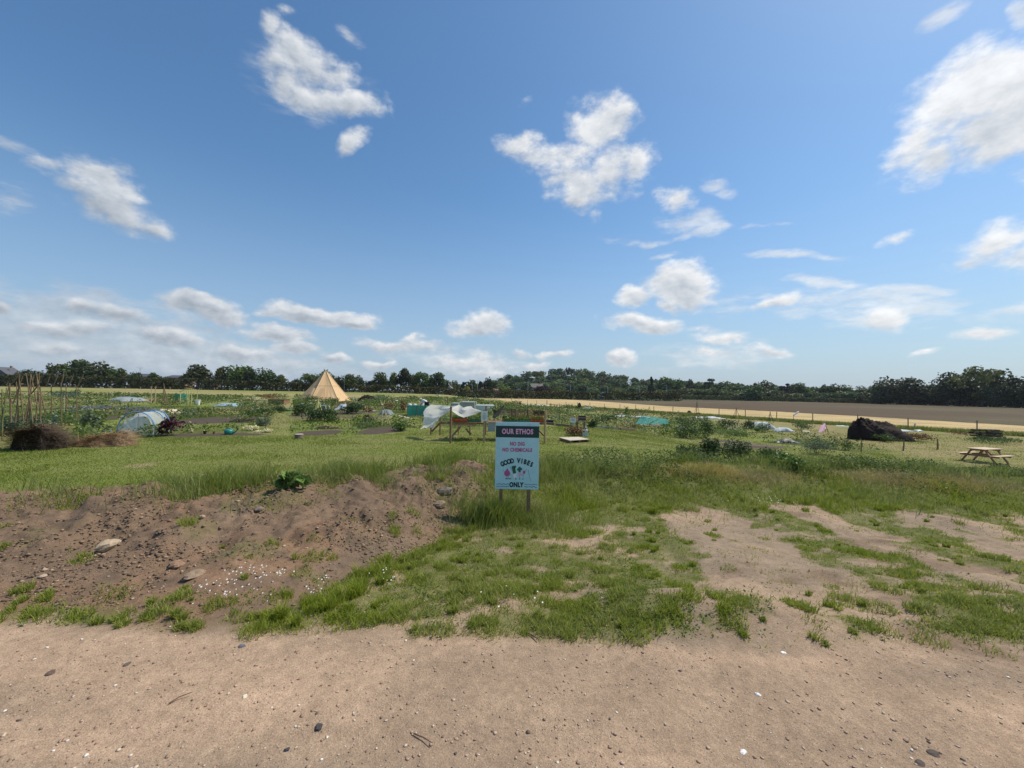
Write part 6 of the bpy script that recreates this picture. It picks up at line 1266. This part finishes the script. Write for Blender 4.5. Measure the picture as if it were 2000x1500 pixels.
for i, (px, py, w, h, lb) in enumerate(((800, 791, 9, 5, 'left pale bag piled on top of the green enclosure'), (810, 791, 8, 4, 'right pale bag piled on top of the green enclosure'))):
    q = at(px, 812); q2 = W(px, py, q.y + .9); rr = w * q.y / FPX / 2; mm = MB(); rows = []
    for a in np.linspace(-1.5, 1.5, 8): rows.append([(math.cos(a) * math.cos(t) * rr * (1 + .25 * math.sin(3 * t + i)), math.cos(a) * math.sin(t) * rr, math.sin(a) * h * q.y / FPX / 2 * 1.3) for t in np.linspace(0, 6.283, 13)])
    o = mm.grid(rows).build('sack', wsh, loc=q2 + Vector((0, 0, .0)), smooth=True); tag(o, lb, 'sack', 'bags piled on the green enclosure')
# ------------------------------------------------------------------ picnic table
b_ = at(1923, 903); s = b_.y / FPX; e = empty('picnic_table', tuple(b_), 'wooden A-frame picnic table on the mown grass at the right', 'picnic table'); ptw = mat('picnic_timber', (.58, .44, .30), .7, .12, 6, stretch=(.3, 1, 1)); ptd = mat('picnic_frame', (.30, .17, .10), .75, .15, 6)
Lt = 1.5; e.rotation_euler.z = R(15)   # long side runs along local X
for k in range(5): MB().box((0, (k - 2) * .145, .735), (Lt, .135, .035)).build('top_plank', ptw, e, bev=.004)
for sy in (-1, 1):
    for k in (0, 1): MB().box((0, sy * (.60 + k * .145), .43), (Lt, .135, .035)).build('seat_plank', ptw, e, bev=.004)
for sx in (-.5, .5):
    for sy in (-1, 1): MB().bar((sx, sy * .70, -.05), (sx, sy * .24, .715), .045, .12, upv=(1, 0, 0)).build('leg', ptd, e)
    MB().box((sx + .045, 0, .375), (.04, 1.5, .09)).build('seat_bearer', ptd, e); MB().box((sx + .045, 0, .675), (.04, .70, .08)).build('top_bearer', ptd, e)
    MB().bar((sx + .05 if sx < 0 else sx - .0, 0, .40), (0, 0, .70), .04, .07).build('brace', ptd, e)
# ------------------------------------------------------------------ people
def figure(px, pbase, label, J, E, Rd, shirt, trousers, skin, hat=None, scale=1., rz=0., hair=None):
    b_ = at(px, pbase); e = empty('person', tuple(b_), label, 'person', None, rz); e.scale = (scale,) * 3
    def skel(name, idx, grow, m):
        me = bpy.data.meshes.new(name); mp = {j: k for k, j in enumerate(idx)}; me.from_pydata([J[j] for j in idx], [(mp[a], mp[b2]) for a, b2 in E if a in mp and b2 in mp], []); o = bpy.data.objects.new(name, me); C.objects.link(o); me.materials.append(m); o.parent = e
        md = o.modifiers.new('skin', 'SKIN'); md.use_smooth_shade = True
        for k, j in enumerate(idx): v = me.skin_vertices[0].data[k]; v.radius = (Rd[j] * grow, Rd[j] * grow); v.use_root = (k == 0)
        o.modifiers.new('sub', 'SUBSURF').levels = 2; o.modifiers['sub'].render_levels = 2; return o
    skel('body', list(range(len(J))), 1., skin); skel('shirt', [0, 1, 2, 4, 5, 8, 9], 1.16, shirt); skel('trousers', [0, 12, 13, 14, 15, 16, 17], 1.2, trousers)
    hd = Vector(J[3 + 0]) if False else Vector(J[3]); MB().lathe([(.105, -.02), (.115, .04), (.10, .10), (.05, .135), (.0, .14)], 12).build('hat' if hat else 'hair', hat or hair, e, loc=hd + Vector((0, 0, .02)))
    return e
skin = mat('skin', (.46, .28, .20), .6, .06, 6)
# 0 pelvis 1 chest 2 neck 3 head 4 shoulderL 5 elbowL 6 wristL 7 handL 8 shoulderR 9 elbowR 10 wristR 11 handR 12 hipL 13 kneeL 14 ankleL 15 hipR 16 kneeR 17 ankleR 18 toeL 19 toeR
E_ = [(0, 1), (1, 2), (2, 3), (1, 4), (4, 5), (5, 6), (6, 7), (1, 8), (8, 9), (9, 10), (10, 11), (0, 12), (12, 13), (13, 14), (14, 18), (0, 15), (15, 16), (16, 17), (17, 19)]
Rd = [.15, .15, .06, .095, .07, .045, .032, .035, .07, .045, .032, .035, .10, .065, .045, .10, .065, .045, .04, .04]
Jb = [(0, 0, .90), (-.33, 0, 1.18), (-.46, 0, 1.20), (-.58, 0, 1.19), (-.36, -.18, 1.14), (-.45, -.22, .88), (-.55, -.16, .66), (-.60, -.14, .58), (-.36, .18, 1.14), (-.46, .22, .88), (-.58, .16, .68), (-.62, .14, .60), (.02, -.10, .86), (-.04, -.11, .47), (.06, -.11, .08), (.02, .10, .86), (.04, .12, .47), (.10, .12, .08), (-.10, -.11, .04), (-.06, .12, .04)]
figure(833, 806, 'person in a white top and pale hat bending over beside the green enclosure', Jb, E_, Rd, mat('white_top', (.74, .74, .80), .8, .06, 5), mat('dark_trousers', (.03, .035, .06), .8, .1, 5), skin, hat=mat('straw_hat', (.66, .58, .42), .8, .1, 5))
Jc = [(0, 0, .42), (-.06, -.16, .80), (-.07, -.20, .93), (-.08, -.24, 1.06), (-.24, -.18, .82), (-.30, -.34, .60), (-.20, -.50, .45), (-.16, -.56, .40), (.12, -.18, .82), (.20, -.34, .60), (.12, -.50, .45), (.08, -.56, .40), (-.10, -.04, .40), (-.14, -.42, .46), (-.14, -.22, .07), (.10, -.04, .40), (.14, -.42, .46), (.14, -.22, .07), (-.14, -.38, .04), (.14, -.38, .04)]
figure(1016, 793, 'person in dark clothes crouching at the far beds near the fence', Jc, E_, Rd, mat('dark_red_top', (.07, .03, .04), .8, .1, 5), mat('dark_trousers', (.03, .035, .06)), skin, hair=bark, scale=1.0)

# ------------------------------------------------------------------ summer haze
hm = bpy.data.materials.new('haze'); hm.use_nodes = True; ht = hm.node_tree; ht.nodes.clear(); hb = NB(ht)
pv = hb.n('ShaderNodeVolumePrincipled', {'Color': (.80, .88, 1., 1), 'Density': .00007, 'Anisotropy': .2}); ho = hb.n('ShaderNodeOutputMaterial'); ht.links.new(pv.outputs[0], ho.inputs['Volume'])
o = MB().box((0, 1000, 30), (5600, 7600, 68)).build('haze', hm); tag(o, 'thin summer haze over the fields', kind='stuff')
